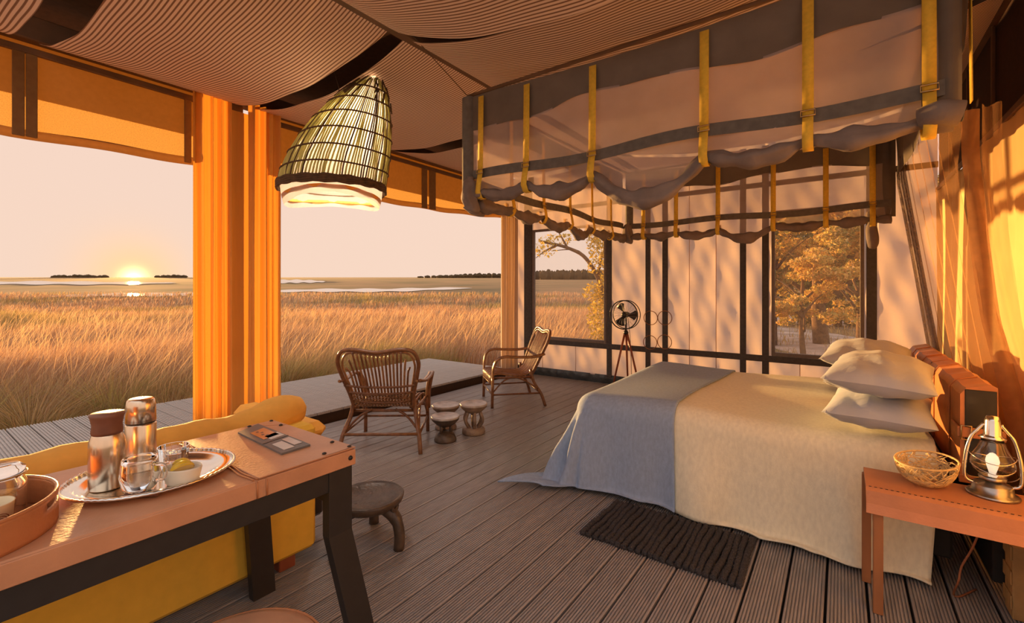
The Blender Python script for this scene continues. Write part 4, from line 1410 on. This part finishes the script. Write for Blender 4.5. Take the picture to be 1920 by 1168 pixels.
# dark brush of bound reeds along the upper slope
for i in range(54):
    t0 = random.uniform(.78, .99); a = random.uniform(0, 6.28)
    b = B(); b.tube([bk(t0 - .10, a, .012), bk(min(.995, t0), a + .1, .016)], .005, 5); b.obj('binding', 'reed_dark', lamp)
b = B(); b.grid(lambda u, v: bk(0, 2 * PI * u, -.018 - .03 * v ** 2 + .008 * math.sin(9 * u * 2 * PI) * v) + Vector((0, 0, .03 - (.135 + .03 * math.sin(2 * PI * u * 2 + 1)) * v)), 60, 6)
b.obj('cloth_lining', 'lamp_lining', lamp)
b = B(); b.grid(lambda u, v: bk(.02 + .975 * v, 2 * PI * u, -.025 * (1 - v * .75)), 40, 12); b.obj('inner_shade', 'lamp_lining', lamp)
b = B(); b.grid(lambda u, v: bk(0, 2 * PI * u, -.028 - .012 * v) + Vector((0, 0, -.045 - .022 * v - .02 * math.sin(2 * PI * u * 2 + 1))), 60, 1); b.obj('ribbon', 'ribbon', lamp, thick=.001)
b = B(); b.lathe([(.001, .36), (.02, .37), (.03, .40), (.022, .43), (.012, .46), (.012, .50), (.001, .50)], 16, c=(.05, .03, 0)); b.obj('lamp_bulb', 'bulb_white', lamp)
ld = bpy.data.lights.new('lamp_fill', 'POINT'); ld.energy = 34.0; ld.color = (1.0, 0.92, 0.84); ld.shadow_soft_size = 0.07  # fill light added inside the basket to brighten the room
lo = bpy.data.objects.new('lamp_fill', ld); COL.objects.link(lo); lo.parent = lamp; lo.location = (.05, .03, .40)
b = B(); b.tube([(.05, .03, .50), (0.04, 0.02, .72), (0, 0, .86)], .003, 5); b.obj('flex', 'reed_dark', lamp)
b = B(); b.tube(smooth_path([(0, -.02, .94), (0.0, -.02, .90), (.012, -.02, .865), (.03, -.02, .87), (.035, -.02, .90)], 5), .006, 6); b.obj('hook', 'beam_brown', lamp)

# ================================================================== STANDING FAN
fan_y = 5.86
fx = onY(1172, 590, fan_y)
fan = thing('tripod_fan', 'standing fan on a wooden tripod against the canvas end wall', 'fan', (fx.x, fan_y, 0))
cz = fx.z
# the cage faces the room along -Y, turned a little towards the bed
def fp(a, r, dy=0.0):
    return Vector((r * math.cos(a), dy, cz + r * math.sin(a)))
for dy in (-.05, .05):
    b = B(); b.tube([fp(2 * PI * k2 / 48, .19, dy) for k2 in range(48)], .008 if dy < 0 else .006, 6, closed=True); b.obj('cage_ring', 'dark_metal', fan)
    for k3 in range(20):
        a = 2 * PI * k3 / 20
        b = B(); b.tube([fp(a, .05, dy * 1.5), fp(a + .15, .12, dy * 1.45), fp(a + .2, .19, dy)], .0012, 4); b.obj('cage_wire', 'pewter', fan)
for k3 in range(3):
    a0 = PI / 2 + .35 + k3 * 2 * PI / 3
    b = B(); b.grid(lambda u, v: fp(a0 + lerp(-.28, .55, u) * (.75 + .35 * v), lerp(.03, .165, v) * (1 - .10 * abs(2 * u - 1) ** 2), lerp(-.02, .02, u)), 8, 6); b.obj('blade', 'dark_metal', fan, thick=.003)
b = B(); b.lathe([(.001, -.055), (.03, -.05), (.042, -.03), (.042, .06), (.03, .11), (.001, .115)], 24, mat=Matrix.Rotation(-PI / 2, 4, 'X'), c=(0, 0, cz)); b.obj('motor_hub', 'dark_metal', fan)
b = B(); b.tube([(0, .03, cz - .04), (0, .03, cz - .22)], .012, 8); b.obj('stem', 'dark_metal', fan)
b = B(); b.lathe([(.03, cz - .26), (.034, cz - .24), (.02, cz - .21)], 16, c=(0, .03, 0)); b.obj('tripod_head', 'dark_metal', fan)
for (dx, dy) in ((-.17, -.06), (.21, -.02), (-.05, .20)):
    b = B(); b.tube([(dx * .06, .03 + dy * .06, cz - .23), (dx, .03 + dy, .006)], [.016, .012], 8); b.obj('leg', 'wood_red', fan)
b = B(); b.tube(smooth_path([(.01, .08, cz - .05), (.03, .10, cz - .3), (.045, .10, .4), (.05, .12, .1), (.08, .14, .01)], 5), .004, 5); b.obj('power_cord', 'dark_metal', fan)

# rings tied on the wall bands
first_ring = None
for (px, py, which) in ((1220, 596, 'upper wooden ring on the dark wall band nearer the fan'), (1246.5, 596, 'upper wooden ring on the dark wall band nearer the bed pillows'), (1219, 642, 'lower wooden ring on the dark wall band nearer the fan'), (1246, 641, 'lower wooden ring on the dark wall band nearer the bed pillows')):
    p = onY(px, py, YF - .05)
    b = B(); R0 = .093
    b.tube([(R0 * math.cos(2 * PI * k2 / 40), 0, R0 * math.sin(2 * PI * k2 / 40)) for k2 in range(40)], .005, 6, closed=True)
    o = b.obj('wooden_ring', 'wood_warm'); o.location = p
    tag(o, which, 'ring', 'four rings on the end wall')

# ================================================================== RATTAN CHAIRS (front is +y)
def rattan_chair(loc, rz, label):
    t = thing('rattan_chair', label, 'chair', loc, rz, 'rattan armchairs')
    SH = .36
    # back hoop
    hoop = smooth_path([(-.245, -.20, SH - .02), (-.265, -.265, .48), (-.305, -.335, .64), (-.325, -.385, .76), (-.285, -.42, .85), (-.18, -.43, .868),
                        (0, -.43, .845), (.18, -.43, .868), (.285, -.42, .85), (.325, -.385, .76), (.305, -.335, .64), (.265, -.265, .48), (.245, -.20, SH - .02)], 6)
    b = B(); b.tube(hoop, .017, 8); b.obj('back_frame', 'rattan', t)
    # inner companion hoop
    b = B(); b.tube([Vector((p.x * .90, p.y + .014, SH + (p.z - SH) * .95)) for p in hoop], .009, 6); b.obj('inner_frame', 'rattan_pale', t)
    # rods flow from the top rail down the back and along the seat, rolling over the front edge
    NR = 17
    for i in range(NR):
        s = -1 + 2 * (i + .5) / NR
        xt = s * .275; xb = s * .215; xf = s * .275
        ztop = .845 - .025 * (1 - min(1, abs(s) * 1.6)) - .16 * max(0, abs(s) - .72) / .28
        ytop = -.43 + .045 * max(0, abs(s) - .72) / .28
        pts = smooth_path([(xt, ytop, ztop), (lerp(xt, xb, .45), -.345, .66), (lerp(xt, xb, .85), -.265, .48), (xb, -.205, .385), (xb, -.13, .345),
                           (lerp(xb, xf, .35), 0, .345), (lerp(xb, xf, .7), .15, .372), (xf, .235, .372), (xf, .275, .34), (xf, .283, .27)], 4)
        b = B(); b.tube(pts, .0085, 6); b.obj('rod', 'rattan_pale' if i % 3 == 0 else 'rattan', t)
    # woven cross bands
    for (z, y, hw) in ((.56, -.315, .30), (.50, -.29, .275), (.415, -.235, .245)):
        b = B(); b.tube(smooth_path([(-hw, y + .01, z), (-hw * .5, y - .018, z - .01), (0, y - .024, z - .012), (hw * .5, y - .018, z - .01), (hw, y + .01, z)], 6), .010, 6); b.obj('cross_band', 'rattan', t)
    b = B()
    for j in range(8):
        z = .365 + .017 * j; y = -.205 - .0115 * j
        b.tube([(lerp(-.235, .235, k2 / 30), y - .012 + .010 * (1 if (k2 + j) % 2 else -1), z) for k2 in range(31)], .0045, 5)
    b.obj('weave', 'rattan_pale', t)['kind'] = 'stuff'
    # legs
    for s in (-1, 1):
        b = B(); b.tube(smooth_path([(s * .255, -.19, SH + .06), (s * .275, -.22, SH - .08), (s * .315, -.30, .14), (s * .335, -.345, 0)], 4), .018, 8); b.obj('leg', 'rattan', t)
        b = B(); b.tube(smooth_path([(s * .285, .265, SH - .01), (s * .292, .27, .2), (s * .295, .275, 0)], 3), .017, 8); b.obj('leg', 'rattan', t)
        # arm loops: from the back, forward, rolling down into the front legs
        arm = smooth_path([(s * .315, -.34, .60), (s * .345, -.20, .575), (s * .355, 0, .578), (s * .350, .14, .585), (s * .335, .225, .55), (s * .312, .262, .46), (s * .298, .268, .36), (s * .295, .27, .22)], 6)
        for dx in (-.013, .013):
            b = B(); b.tube([Vector((p.x + dx, p.y, p.z + (.004 if dx > 0 else 0))) for p in arm], .013, 7); b.obj('arm', 'rattan' if dx > 0 else 'rattan_pale', t)
        b = B(); b.tube([(s * .318, -.30, .15), (s * .293, .27, .15)], .011, 7); b.obj('stretcher', 'rattan', t)
        b = B(); b.tube(smooth_path([(s * .31, -.27, .20), (s * .285, -.10, .30), (s * .28, .02, .335), (s * .285, .14, .30), (s * .29, .262, .18)], 5), .009, 6); b.obj('brace', 'rattan', t)
        b = B(); b.tube(smooth_path([(s * .305, -.265, .17), (s * .20, -.225, .28), (s * .10, -.205, .335)], 5), .010, 6); b.obj('brace', 'rattan', t)
        b = B(); b.tube([(s * .27, -.20, SH - .03), (s * .285, .255, SH - .02)], .013, 7); b.obj('seat_rail', 'rattan', t)
    b = B(); b.tube([(-.318, -.30, .15), (.318, -.30, .15)], .013, 7); b.obj('stretcher', 'rattan', t)
    b = B(); b.tube([(-.293, .27, .15), (.293, .27, .15)], .011, 7); b.obj('stretcher', 'rattan', t)
    b = B(); b.tube([(-.29, .272, SH - .10), (.29, .272, SH - .10)], .013, 7); b.obj('seat_rail', 'rattan', t)
    b = B(); b.tube([(-.26, -.19, SH - .04), (.26, -.19, SH - .04)], .013, 7); b.obj('seat_rail', 'rattan', t)
    return t


# local +y = facing direction
def facing(dx, dy): return math.atan2(-dx, dy)
rattan_chair((-3.28, 2.70, 0), facing(-.60, .80), 'rattan armchair with its slatted back to the room, facing the marsh')
rattan_chair((-3.27, 4.52, 0), facing(-.66, -.75), 'rattan armchair with its seat turned into the room by the pale curtain')

# ================================================================== SMALL CARVED STOOLS
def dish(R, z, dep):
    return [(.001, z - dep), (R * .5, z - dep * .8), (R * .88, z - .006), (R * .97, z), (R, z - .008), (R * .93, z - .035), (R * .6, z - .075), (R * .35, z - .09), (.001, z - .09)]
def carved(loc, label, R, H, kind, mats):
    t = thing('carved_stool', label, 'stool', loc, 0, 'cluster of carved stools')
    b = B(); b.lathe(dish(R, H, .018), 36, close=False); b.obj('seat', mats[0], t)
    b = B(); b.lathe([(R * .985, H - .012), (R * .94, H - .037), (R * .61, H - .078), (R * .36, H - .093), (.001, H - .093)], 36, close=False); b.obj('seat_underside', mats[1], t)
    if kind == 'strut':
        b = B(); b.lathe([(R * .80, 0), (R * .84, .012), (R * .82, .045), (R * .70, .06), (.001, .062)], 32); b.obj('base', mats[1], t)
        for k2 in range(6):
            a = k2 * PI / 3 + .3
            b = B(); b.tube(smooth_path([(.045 * math.cos(a), .045 * math.sin(a), .05), (.085 * math.cos(a), .085 * math.sin(a), .11), (.088 * math.cos(a), .088 * math.sin(a), .15), (.062 * math.cos(a), .062 * math.sin(a), H - .07)], 4), .016, 7); b.obj('strut', mats[1], t)
        b = B(); b.tube([(0, 0, .05), (0, 0, H - .08)], .018, 8); b.obj('strut', mats[1], t)
    else:
        b = B(); b.lathe([(R * .76, 0), (R * .78, .015), (R * .66, .055), (R * .42, .085), (.001, .09)], 32); b.obj('base', mats[1], t)
        for k2 in range(3 if kind == 'post' else 4):
            a = k2 * 2 * PI / (3 if kind == 'post' else 4) + .5
            b = B(); b.tube([(.048 * math.cos(a), .048 * math.sin(a), .06), (.052 * math.cos(a), .052 * math.sin(a), H - .07)], .016, 8); b.obj('post', mats[1], t)
    return t


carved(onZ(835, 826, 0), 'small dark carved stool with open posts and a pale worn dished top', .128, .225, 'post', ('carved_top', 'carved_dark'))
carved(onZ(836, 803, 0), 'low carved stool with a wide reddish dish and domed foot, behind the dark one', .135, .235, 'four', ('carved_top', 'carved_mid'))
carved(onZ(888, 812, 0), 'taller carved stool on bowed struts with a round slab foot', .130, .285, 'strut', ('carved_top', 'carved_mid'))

# big carved stool beside the console
st = Vector((-2.06, 1.555, 0))
t = thing('wooden_stool', 'low dark carved wooden stool with curved legs beside the console table', 'stool', (st.x, st.y, 0))
b = B(); b.lathe([(.001, .225), (.10, .227), (.160, .243), (.178, .252), (.185, .246), (.178, .22), (.145, .195), (.001, .185)], 36, close=False); b.obj('seat', 'carved_dark', t)
for k2, a in enumerate((0.22, 2.35, 4.62)):
    ca, sa = math.cos(a), math.sin(a)
    b = B(); b.tube(smooth_path([(.07 * ca, .07 * sa, .195), (.13 * ca, .13 * sa, .190), (.180 * ca, .180 * sa, .15), (.200 * ca, .200 * sa, .08), (.196 * ca, .196 * sa, 0)], 4),
                    [.034] * 4 + [.036, .035, .034, .033, .032] + [.028] * 8, 9); b.obj('leg', 'carved_dark', t)
    b = B(); b.tube([(.17 * ca + .02 * math.cos(j * PI / 6) * -sa, .17 * sa + .02 * math.cos(j * PI / 6) * ca, .215 + .02 * math.sin(j * PI / 6)) for j in range(12)], .010, 6, closed=True); b.obj('lug', 'carved_dark', t)

# ================================================================== SOFA (back towards the room)
SX = -2.13
sofa = thing('sofa', 'amber canvas sofa facing the marsh with its plain yellow back to the console', 'sofa', (SX - .4, 0.2, 0))
b = B(); b.box(SX - .16, SX, -1.05, 1.30, .07, .68, .02); b.obj('back_panel', 'sofa_panel', sofa, True)
b = B(); b.box(SX - .92, SX - .162, -1.05, 1.30, .12, .34, .02); b.obj('seat_base', 'sofa_panel', sofa, True)
for i in range(3):
    y0 = -0.92 + i * .73
    b = B()
    def cush(u, v, y0=y0):
        a = 2 * PI * u
        ex = abs(math.cos(a)) ** .6 * math.copysign(1, math.cos(a)); ez = abs(math.sin(a)) ** .6 * math.copysign(1, math.sin(a))
        e = (1 - abs(2 * v - 1) ** 6) ** .4 if 0 < v < 1 else 0
        return (SX - .52 + .36 * ex * e, lerp(y0, y0 + .725, v), .42 + .075 * ez * e)
    b.grid(cush, 24, 14); b.obj('seat_cushion', 'sofa_orange', sofa, True)
def roll(u, v):
    a = 2 * PI * u
    y = lerp(-1.02, 1.36, v)
    e = (1 - abs(2 * v - 1) ** 14) ** .5 if 0 < v < 1 else 0
    w = 1 + .05 * math.sin(17 * y) + .03 * math.sin(41 * y + 2 * a)
    return (SX - .20 + .105 * math.cos(a) * e * w, y, .665 + .10 * math.sin(a) * e * w + .006 * math.sin(5 * y) + .055 * min(1, max(0, (y - 1.0) / .25)))
b = B(); b.grid(roll, 24, 60); b.obj('back_cushion', 'sofa_orange', sofa, True)
for (ya, yb) in ((-1.20, -1.06), (1.31, 1.45)):
    b = B(); b.box(SX - .92, SX - .17, ya, yb, .12, .535, .02); b.obj('arm', 'carved_dark', sofa, True)  # dark colour stands in for the arm's shaded side
    b = B(); b.box(SX - .94, SX - .15, ya - .015, yb + .015, .54, .635, .04); b.obj('arm_pad', 'sofa_orange', sofa, True)
for y in (-.98, 1.16):
    for x in (SX - .86, SX - .07):
        b = B(); b.box(x - .03, x + .03, y - .03, y + .05, 0, .069 if x > SX - .3 else .119, .004); b.obj('foot', 'wood_red', sofa, True)

# ================================================================== CONSOLE TABLE
TX0, TX1, TY0, TY1, TZ = -2.105, -1.50, -1.25, 1.065, 0.75
tab = thing('console_table', 'long console table with stitched tan leather top on a black steel frame', 'table', (-1.78, -.1, 0))
b = B()
b.box(TX0, TX1, TY0, TY1, TZ - .012, TZ, .006)
top = b.obj('table_top', 'leather_top', tab, True)
# leather hanging over the edges
b = B(); b.box(TX1 - .002, TX1 + .006, TY0, TY1 + .004, TZ - .060, TZ - .003, .002); b.obj('leather_edge', 'leather_top', top, True)
b = B(); b.box(TX0, TX1, TY1 - .002, TY1 + .006, TZ - .055, TZ - .003, .002); b.obj('leather_edge', 'leather_top', top, True)
# second, overlapping hide with a raised seam
b = B(); b.box(TX0 + .004, TX1 + .004, .712, TY1 + .006, TZ + .0005, TZ + .005, .002); b.obj('leather_overlay', 'leather_top', top, True)
for dy in (-.012, .0):
    b = B(); b.tube([(lerp(TX0 + .02, TX1 + .004, k2 / 20), .706 + dy + .004 * math.sin(k2), TZ + .003) for k2 in range(21)], .0028, 6); b.obj('seam', 'leather_tan', top, True)
for dy in (.03, .0):
    b = B(); b.tube([(TX1 + .007, .706 + dy, TZ - .004), (TX1 + .008, .708 + dy, TZ - .058)], .0028, 6); b.obj('seam', 'leather_tan', top, True)
# corner patches and studs
for (cx, cy, sx) in ((TX1, TY1, -1), (TX0, TY1, 1)):
    b = B(); b.add([(cx, cy - .12, TZ + .0062), (cx, cy, TZ + .0062), (cx + sx * .12, cy, TZ + .0062), (cx, cy - .12, TZ + .0052), (cx, cy, TZ + .0052), (cx + sx * .12, cy, TZ + .0052)],
                   [(0, 1, 2), (3, 5, 4), (0, 2, 5, 3)]); b.obj('corner_patch', 'leather_top', top, True)
    for (ox, oy) in ((sx * .02, -.11), (sx * .11, -.02), (sx * .012, -.012)):
        b = B(); b.lathe([(.008, 0), (.007, .004), (.001, .006)], 12, c=(cx + ox, cy + oy, TZ + .006)); b.obj('stud', 'dark_metal', top, True)
b = B(); b.lathe([(.009, 0), (.008, .004), (.001, .006)], 12, c=(TX1 + .006, TY1 - .02, TZ - .03), mat=Matrix.Rotation(PI / 2, 4, 'Y')); b.obj('stud', 'dark_metal', top, True)
# aprons
for x in (TX1 - .035, TX0 + .005):
    b = B(); b.box(x, x + .03, TY0 + .02, TY1 - .01, TZ - .135, TZ - .013, .002); b.obj('apron', 'black_steel', tab, True)
for y in (TY1 - .04, TY0 + .02):
    b = B(); b.box(TX0 + .036, TX1 - .036, y, y + .03, TZ - .225, TZ - .013, .002); b.obj('apron', 'black_steel', tab, True)
def leg(x, y, sx, sy, w=.095):
    b = B()
    pts = [(x, y, TZ - .02), (x, y, .45), (x + sx, y + sy, 0)]
    vs = []
    for (px_, py_, pz) in pts:
        vs += [(px_ - .02, py_ - w / 2, pz), (px_ + .02, py_ - w / 2, pz), (px_ + .02, py_ + w / 2, pz), (px_ - .02, py_ + w / 2, pz)]
    fs = [(3, 2, 1, 0), (8, 9, 10, 11)]
    for i in range(2):
        for k2 in range(4):
            fs.append((i * 4 + k2, i * 4 + (k2 + 1) % 4, i * 4 + 4 + (k2 + 1) % 4, i * 4 + 4 + k2))
    b.add(vs, fs); b.obj('leg', 'black_steel', tab, True)
leg(TX1 - .022, TY1 - .055, .05, .08)
leg(TX0 + .022, TY1 - .085, .0, .03)
leg(TX1 - .022, TY0 + .06, .045, -.08)
leg(TX0 + .022, TY0 + .06, .0, -.08)

# leather stool tucked by the console
t = thing('leather_stool', 'round tan leather stool pulled up to the console table', 'stool', (-1.17, .50, 0))
b = B(); b.lathe([(.001, .40), (.18, .40), (.198, .415), (.200, .44), (.19, .462), (.16, .474), (.08, .480), (.001, .481)], 40); b.obj('seat', 'leather_stool', t)
b = B(); b.tube([(.199 * math.cos(2 * PI * k2 / 40), .199 * math.sin(2 * PI * k2 / 40), .455) for k2 in range(40)], .004, 6, closed=True); b.obj('seam', 'leather_tan', t)
for k2 in range(4):
    a = k2 * PI / 2 + .5
    b = B(); b.tube([(.12 * math.cos(a), .12 * math.sin(a), .40), (.18 * math.cos(a), .18 * math.sin(a), 0)], .014, 8); b.obj('leg', 'wood_warm', t)

# ------------------------------------------------------------------ things on the console
ZT = TZ + .0008
# oval silver tray
tc_ = Vector((-1.775, .525, ZT))
TA = math.radians(80)
tray = thing('oval_tray', 'oval silver tray with beaded rim holding the tea things', 'tray', tc_)
b = B(); b.lathe([(.001, .004), (.66, .004), (.74, .008), (.80, .016), (.97, .022), (.98, .018), (.80, .010), (.70, .001), (.001, .0)], 72, sx=.222, sy=.200, rot=TA, close=False)
b.obj('tray_body', 'silver', tray)
rimpts = []
for k2 in range(150):
    a = 2 * PI * k2 / 150; x = .218 * math.cos(a); y = .196 * math.sin(a)
    rimpts.append((x * math.cos(TA) - y * math.sin(TA), x * math.sin(TA) + y * math.cos(TA), .0205 + .0014 * (k2 % 2)))
b = B(); b.tube(rimpts, [.0032 + .0014 * (k2 % 2) for k2 in range(150)], 6, closed=True); b.obj('beaded_rim', 'silver', tray)
TT = ZT + .0045

p = onZ(201, 913, TT)
t = thing('steel_bottle', 'brushed steel carafe with flared brown lid standing on the oval tray', 'bottle', p)
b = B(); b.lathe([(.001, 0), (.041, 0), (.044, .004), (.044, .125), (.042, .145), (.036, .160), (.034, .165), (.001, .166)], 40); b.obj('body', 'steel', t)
b = B(); b.lathe([(.037, .163), (.038, .170), (.036, .190), (.040, .212), (.043, .220), (.040, .224), (.001, .224)], 40); b.obj('lid', 'bottle_lid', t)

p = onZ(264, 878, TT)
t = thing('vacuum_flask', 'plain polished steel vacuum flask with cup cap on the oval tray', 'flask', p)
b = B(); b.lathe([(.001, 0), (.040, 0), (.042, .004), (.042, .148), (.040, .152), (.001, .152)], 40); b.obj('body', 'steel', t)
b = B(); b.lathe([(.0395, .1525), (.0395, .157), (.001, .157)], 40); b.obj('neck_ring', 'black_steel', t)
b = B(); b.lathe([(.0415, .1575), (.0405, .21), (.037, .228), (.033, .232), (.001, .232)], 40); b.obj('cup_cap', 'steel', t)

p = onZ(262, 922, TT)
t = thing('glass_mug', 'rounded clear glass mug with handle in front of the flask', 'mug', p); t.scale = (1.18, 1.18, 1.18)
b = B(); b.lathe([(.001, .004), (.026, .004), (.034, .02), (.038, .045), (.035, .075), (.0335, .086), (.0355, .086), (.0375, .075), (.041, .045), (.037, .018), (.028, 0), (.001, 0)], 36, close=False); b.obj('cup', 'glass', t)
b = B(); b.tube(smooth_path([(RX * .036, RY * .036, .070), (RX * .062, RY * .062, .066), (RX * .062, RY * .062, .036), (RX * .039, RY * .039, .028)], 6), .0045, 8); b.obj('handle', 'glass', t)

p = onZ(325, 878, TT)
t = thing('cut_glass', 'wide cut glass tumbler standing at the back of the oval tray', 'glass', p)
b = B()
prof = [(.001, .004), (.030, .004), (.036, .03), (.041, .075), (.044, .075), (.040, .03), (.033, 0), (.001, 0)]
nn = 32; vs = []
for (r, z) in prof:
    for k2 in range(nn):
        a = 2 * PI * k2 / nn; rr = r * (1 + (.035 if (k2 % 2 and r > .032) else 0))
        vs.append((rr * math.cos(a), rr * math.sin(a), z))
b.add(vs, [(i * nn + k2, i * nn + (k2 + 1) % nn, (i + 1) * nn + (k2 + 1) % nn, (i + 1) * nn + k2) for i in range(len(prof) - 1) for k2 in range(nn)])
b.obj('tumbler', 'glass', t)

p = onZ(342, 905, TT)
t = thing('ceramic_dish', 'oval cream ceramic dish of lemon on the oval tray', 'dish', p); t.scale = (1.22, 1.22, 1.22)
b = B(); b.lathe([(.001, .004), (.030, .005), (.040, .038), (.043, .042), (.045, .038), (.038, .006), (.034, 0), (.001, 0)], 40, sx=1.0, sy=.78, rot=YAW, close=False); b.obj('bowl', 'ceramic', t)
for j, (ox, oy, rz_) in enumerate(((-.014, .004, .4), (.012, -.004, 1.6))):
    def slc(u, v):
        a = PI * u; r = .026 * v
        return (r * math.cos(a), 0, r * math.sin(a))
    lem = thing('lemon_wedge', ('bright yellow lemon wedge rind side up in the cream dish', 'pale cut lemon wedge flesh side up in the cream dish')[j], 'lemon', (p.x + ox, p.y + oy, p.z + .030), rz_); lem.scale = (1.15, 1.15, 1.15)
    b = B(); b.grid(lambda u, v: (.028 * math.cos(PI * u) , .014 * math.sin(PI * (v - .5)) * (math.sin(PI * u) * .9 + .1), .012 + .024 * math.sin(PI * u) * math.cos(PI * (v - .5) * .6)), 16, 8); b.obj('rind', 'lemon', lem)
    b = B(); b.grid(lambda u, v: (.026 * math.cos(PI * u) * v, -.012 * v * math.sin(PI * u) - .002, .010 + .022 * math.sin(PI * u) * v), 16, 4); b.obj('flesh', 'lemon_flesh', lem)
p = onZ(265, 930, TT)
b = B(); b.bar((-.045, -.01, .004), (.045, .012, .004), .016, .006)
o = b.obj('wooden_stirrer', 'bottle_lid'); o.location = p; o.rotation_euler = (0, 0, YAW - .15)
tag(o, 'flat brown wooden stirrer lying at the front of the oval tray', 'stirrer')

# round leather tray
rt = Vector((-1.725, .075, ZT))
t = thing('leather_tray', 'round tan leather tray with upright rim and slotted handle', 'tray', rt)
R0 = .215
b = B(); b.lathe([(.001, 0), (R0 - .004, 0), (R0 - .004, .006), (.001, .006)], 56, close=False); b.obj('tray_base', 'leather_tan', t)
b = B()
NS = 72
def rim_pt(u, v): return (R0 * math.cos(2 * PI * u), R0 * math.sin(2 * PI * u), .078 * v)
hs = lambda i: 11 <= i <= 17 or 47 <= i <= 53
b.grid(rim_pt, NS, 8, skip=lambda i, j: hs(i) and 5 <= j <= 6)
rim = b.obj('tray_rim', 'leather_tan', t, thick=.007)
b = B(); b.tube([rim_pt(k2 / NS, 1.0) for k2 in range(NS)], .005, 6, closed=True); b.obj('rim_binding', 'leather_tan', rim)

p = Vector((-1.79, .19, ZT + .0065))
t = thing('storage_jar', 'clip-top glass jar of brown sugar in the leather tray', 'jar', p)
b = B(); b.lathe([(.001, .003), (.050, .003), (.053, .01), (.053, .085), (.046, .097), (.046, .105), (.049, .105), (.049, .098), (.056, .086), (.056, .008), (.052, 0), (.001, 0)], 40, close=False); b.obj('glass_body', 'glass', t)
b = B(); b.lathe([(.001, .0045), (.050, .0045), (.050, .055), (.02, .062), (.001, .060)], 32); b.obj('contents', 'sugar', t)
b = B(); b.lathe([(.049, .106), (.054, .110), (.053, .122), (.042, .132), (.001, .136)], 40); b.obj('lid', 'glass', t)
b = B(); b.tube([(.056 * math.cos(2 * PI * k2 / 32), .056 * math.sin(2 * PI * k2 / 32), .108) for k2 in range(32)], .0022, 5, closed=True); b.obj('clip_wire', 'brass', t)
p = Vector((-1.655, .165, ZT + .0065))
t = thing('paper_cup', 'cream cup with a brown swirl beside the glass jar in the leather tray', 'cup', p)
b = B(); b.lathe([(.001, .002), (.034, .002), (.036, .006), (.041, .078), (.0425, .080), (.041, .0815), (.0385, .080), (.034, .008), (.001, .006)], 36, close=False); b.obj('cup_body', 'cream_card', t)
swirl = []
for k2 in range(70):
    a = k2 * .33; r = .020 * (1 - k2 / 74)
    th = .30 + r * math.cos(a) / .039; z = .042 + r * math.sin(a)
    rr = .0362 + (z - .006) * .07 + .0010
    swirl.append((rr * math.cos(th), rr * math.sin(th), z))
b = B(); b.tube(swirl, .0010, 4); b.obj('printed_swirl', 'cord_brown', t)

# slate clip folder
pa, pb, pc_, pd = onZ(446, 813, TZ + .006), onZ(484, 797, TZ + .006), onZ(582, 836, TZ + .006), onZ(528, 853, TZ + .006)
cen = (pa + pb + pc_ + pd) / 4
t = thing('clip_folder', 'slim slate-grey menu board with pale cards lying on the console', 'menu board', (cen.x, cen.y, TZ + .0056))
def bil(u, v):
    return lerp(lerp(pa, pb, v), lerp(pd, pc_, v), u)
vs = []
for z in (0.0, .007):
    for (u, v) in ((0, 0), (1, 0), (1, 1), (0, 1)):
        q = bil(u, v); vs.append((q.x - cen.x, q.y - cen.y, z))
b = B().add(vs, [(0, 1, 2, 3), (7, 6, 5, 4), (0, 4, 5, 1), (1, 5, 6, 2), (2, 6, 7, 3), (3, 7, 4, 0)]); b.obj('board', 'slate_grey', t)
def card(u0, u1, v0, v1, mat, name, z=.0072, th=.0012):
    vs = []
    for zz_ in (z, z + th):
        for (u, v) in ((u0, v0), (u1, v0), (u1, v1), (u0, v1)):
            q = bil(u, v); vs.append((q.x - cen.x, q.y - cen.y, zz_))
    b = B().add(vs, [(0, 1, 2, 3), (7, 6, 5, 4), (0, 4, 5, 1), (1, 5, 6, 2), (2, 6, 7, 3), (3, 7, 4, 0)]); return b.obj(name, mat, t)
card(.18, .50, .22, .86, 'pewter', 'photo_card')
card(.42, .56, .40, .95, 'white_card', 'card')
card(.70, .94, .18, .55, 'white_card', 'card')
card(.66, .90, .62, .92, 'pewter', 'card')
for i in range(4):
    card(.22 + .06 * i, .25 + .06 * i, .40 + .09 * (i % 2), .50 + .09 * (i % 2), 'slate_grey', 'printed_mark', .0086, .0004)
card(.60, .615, .0, 1.0, 'dark_metal', 'spine')
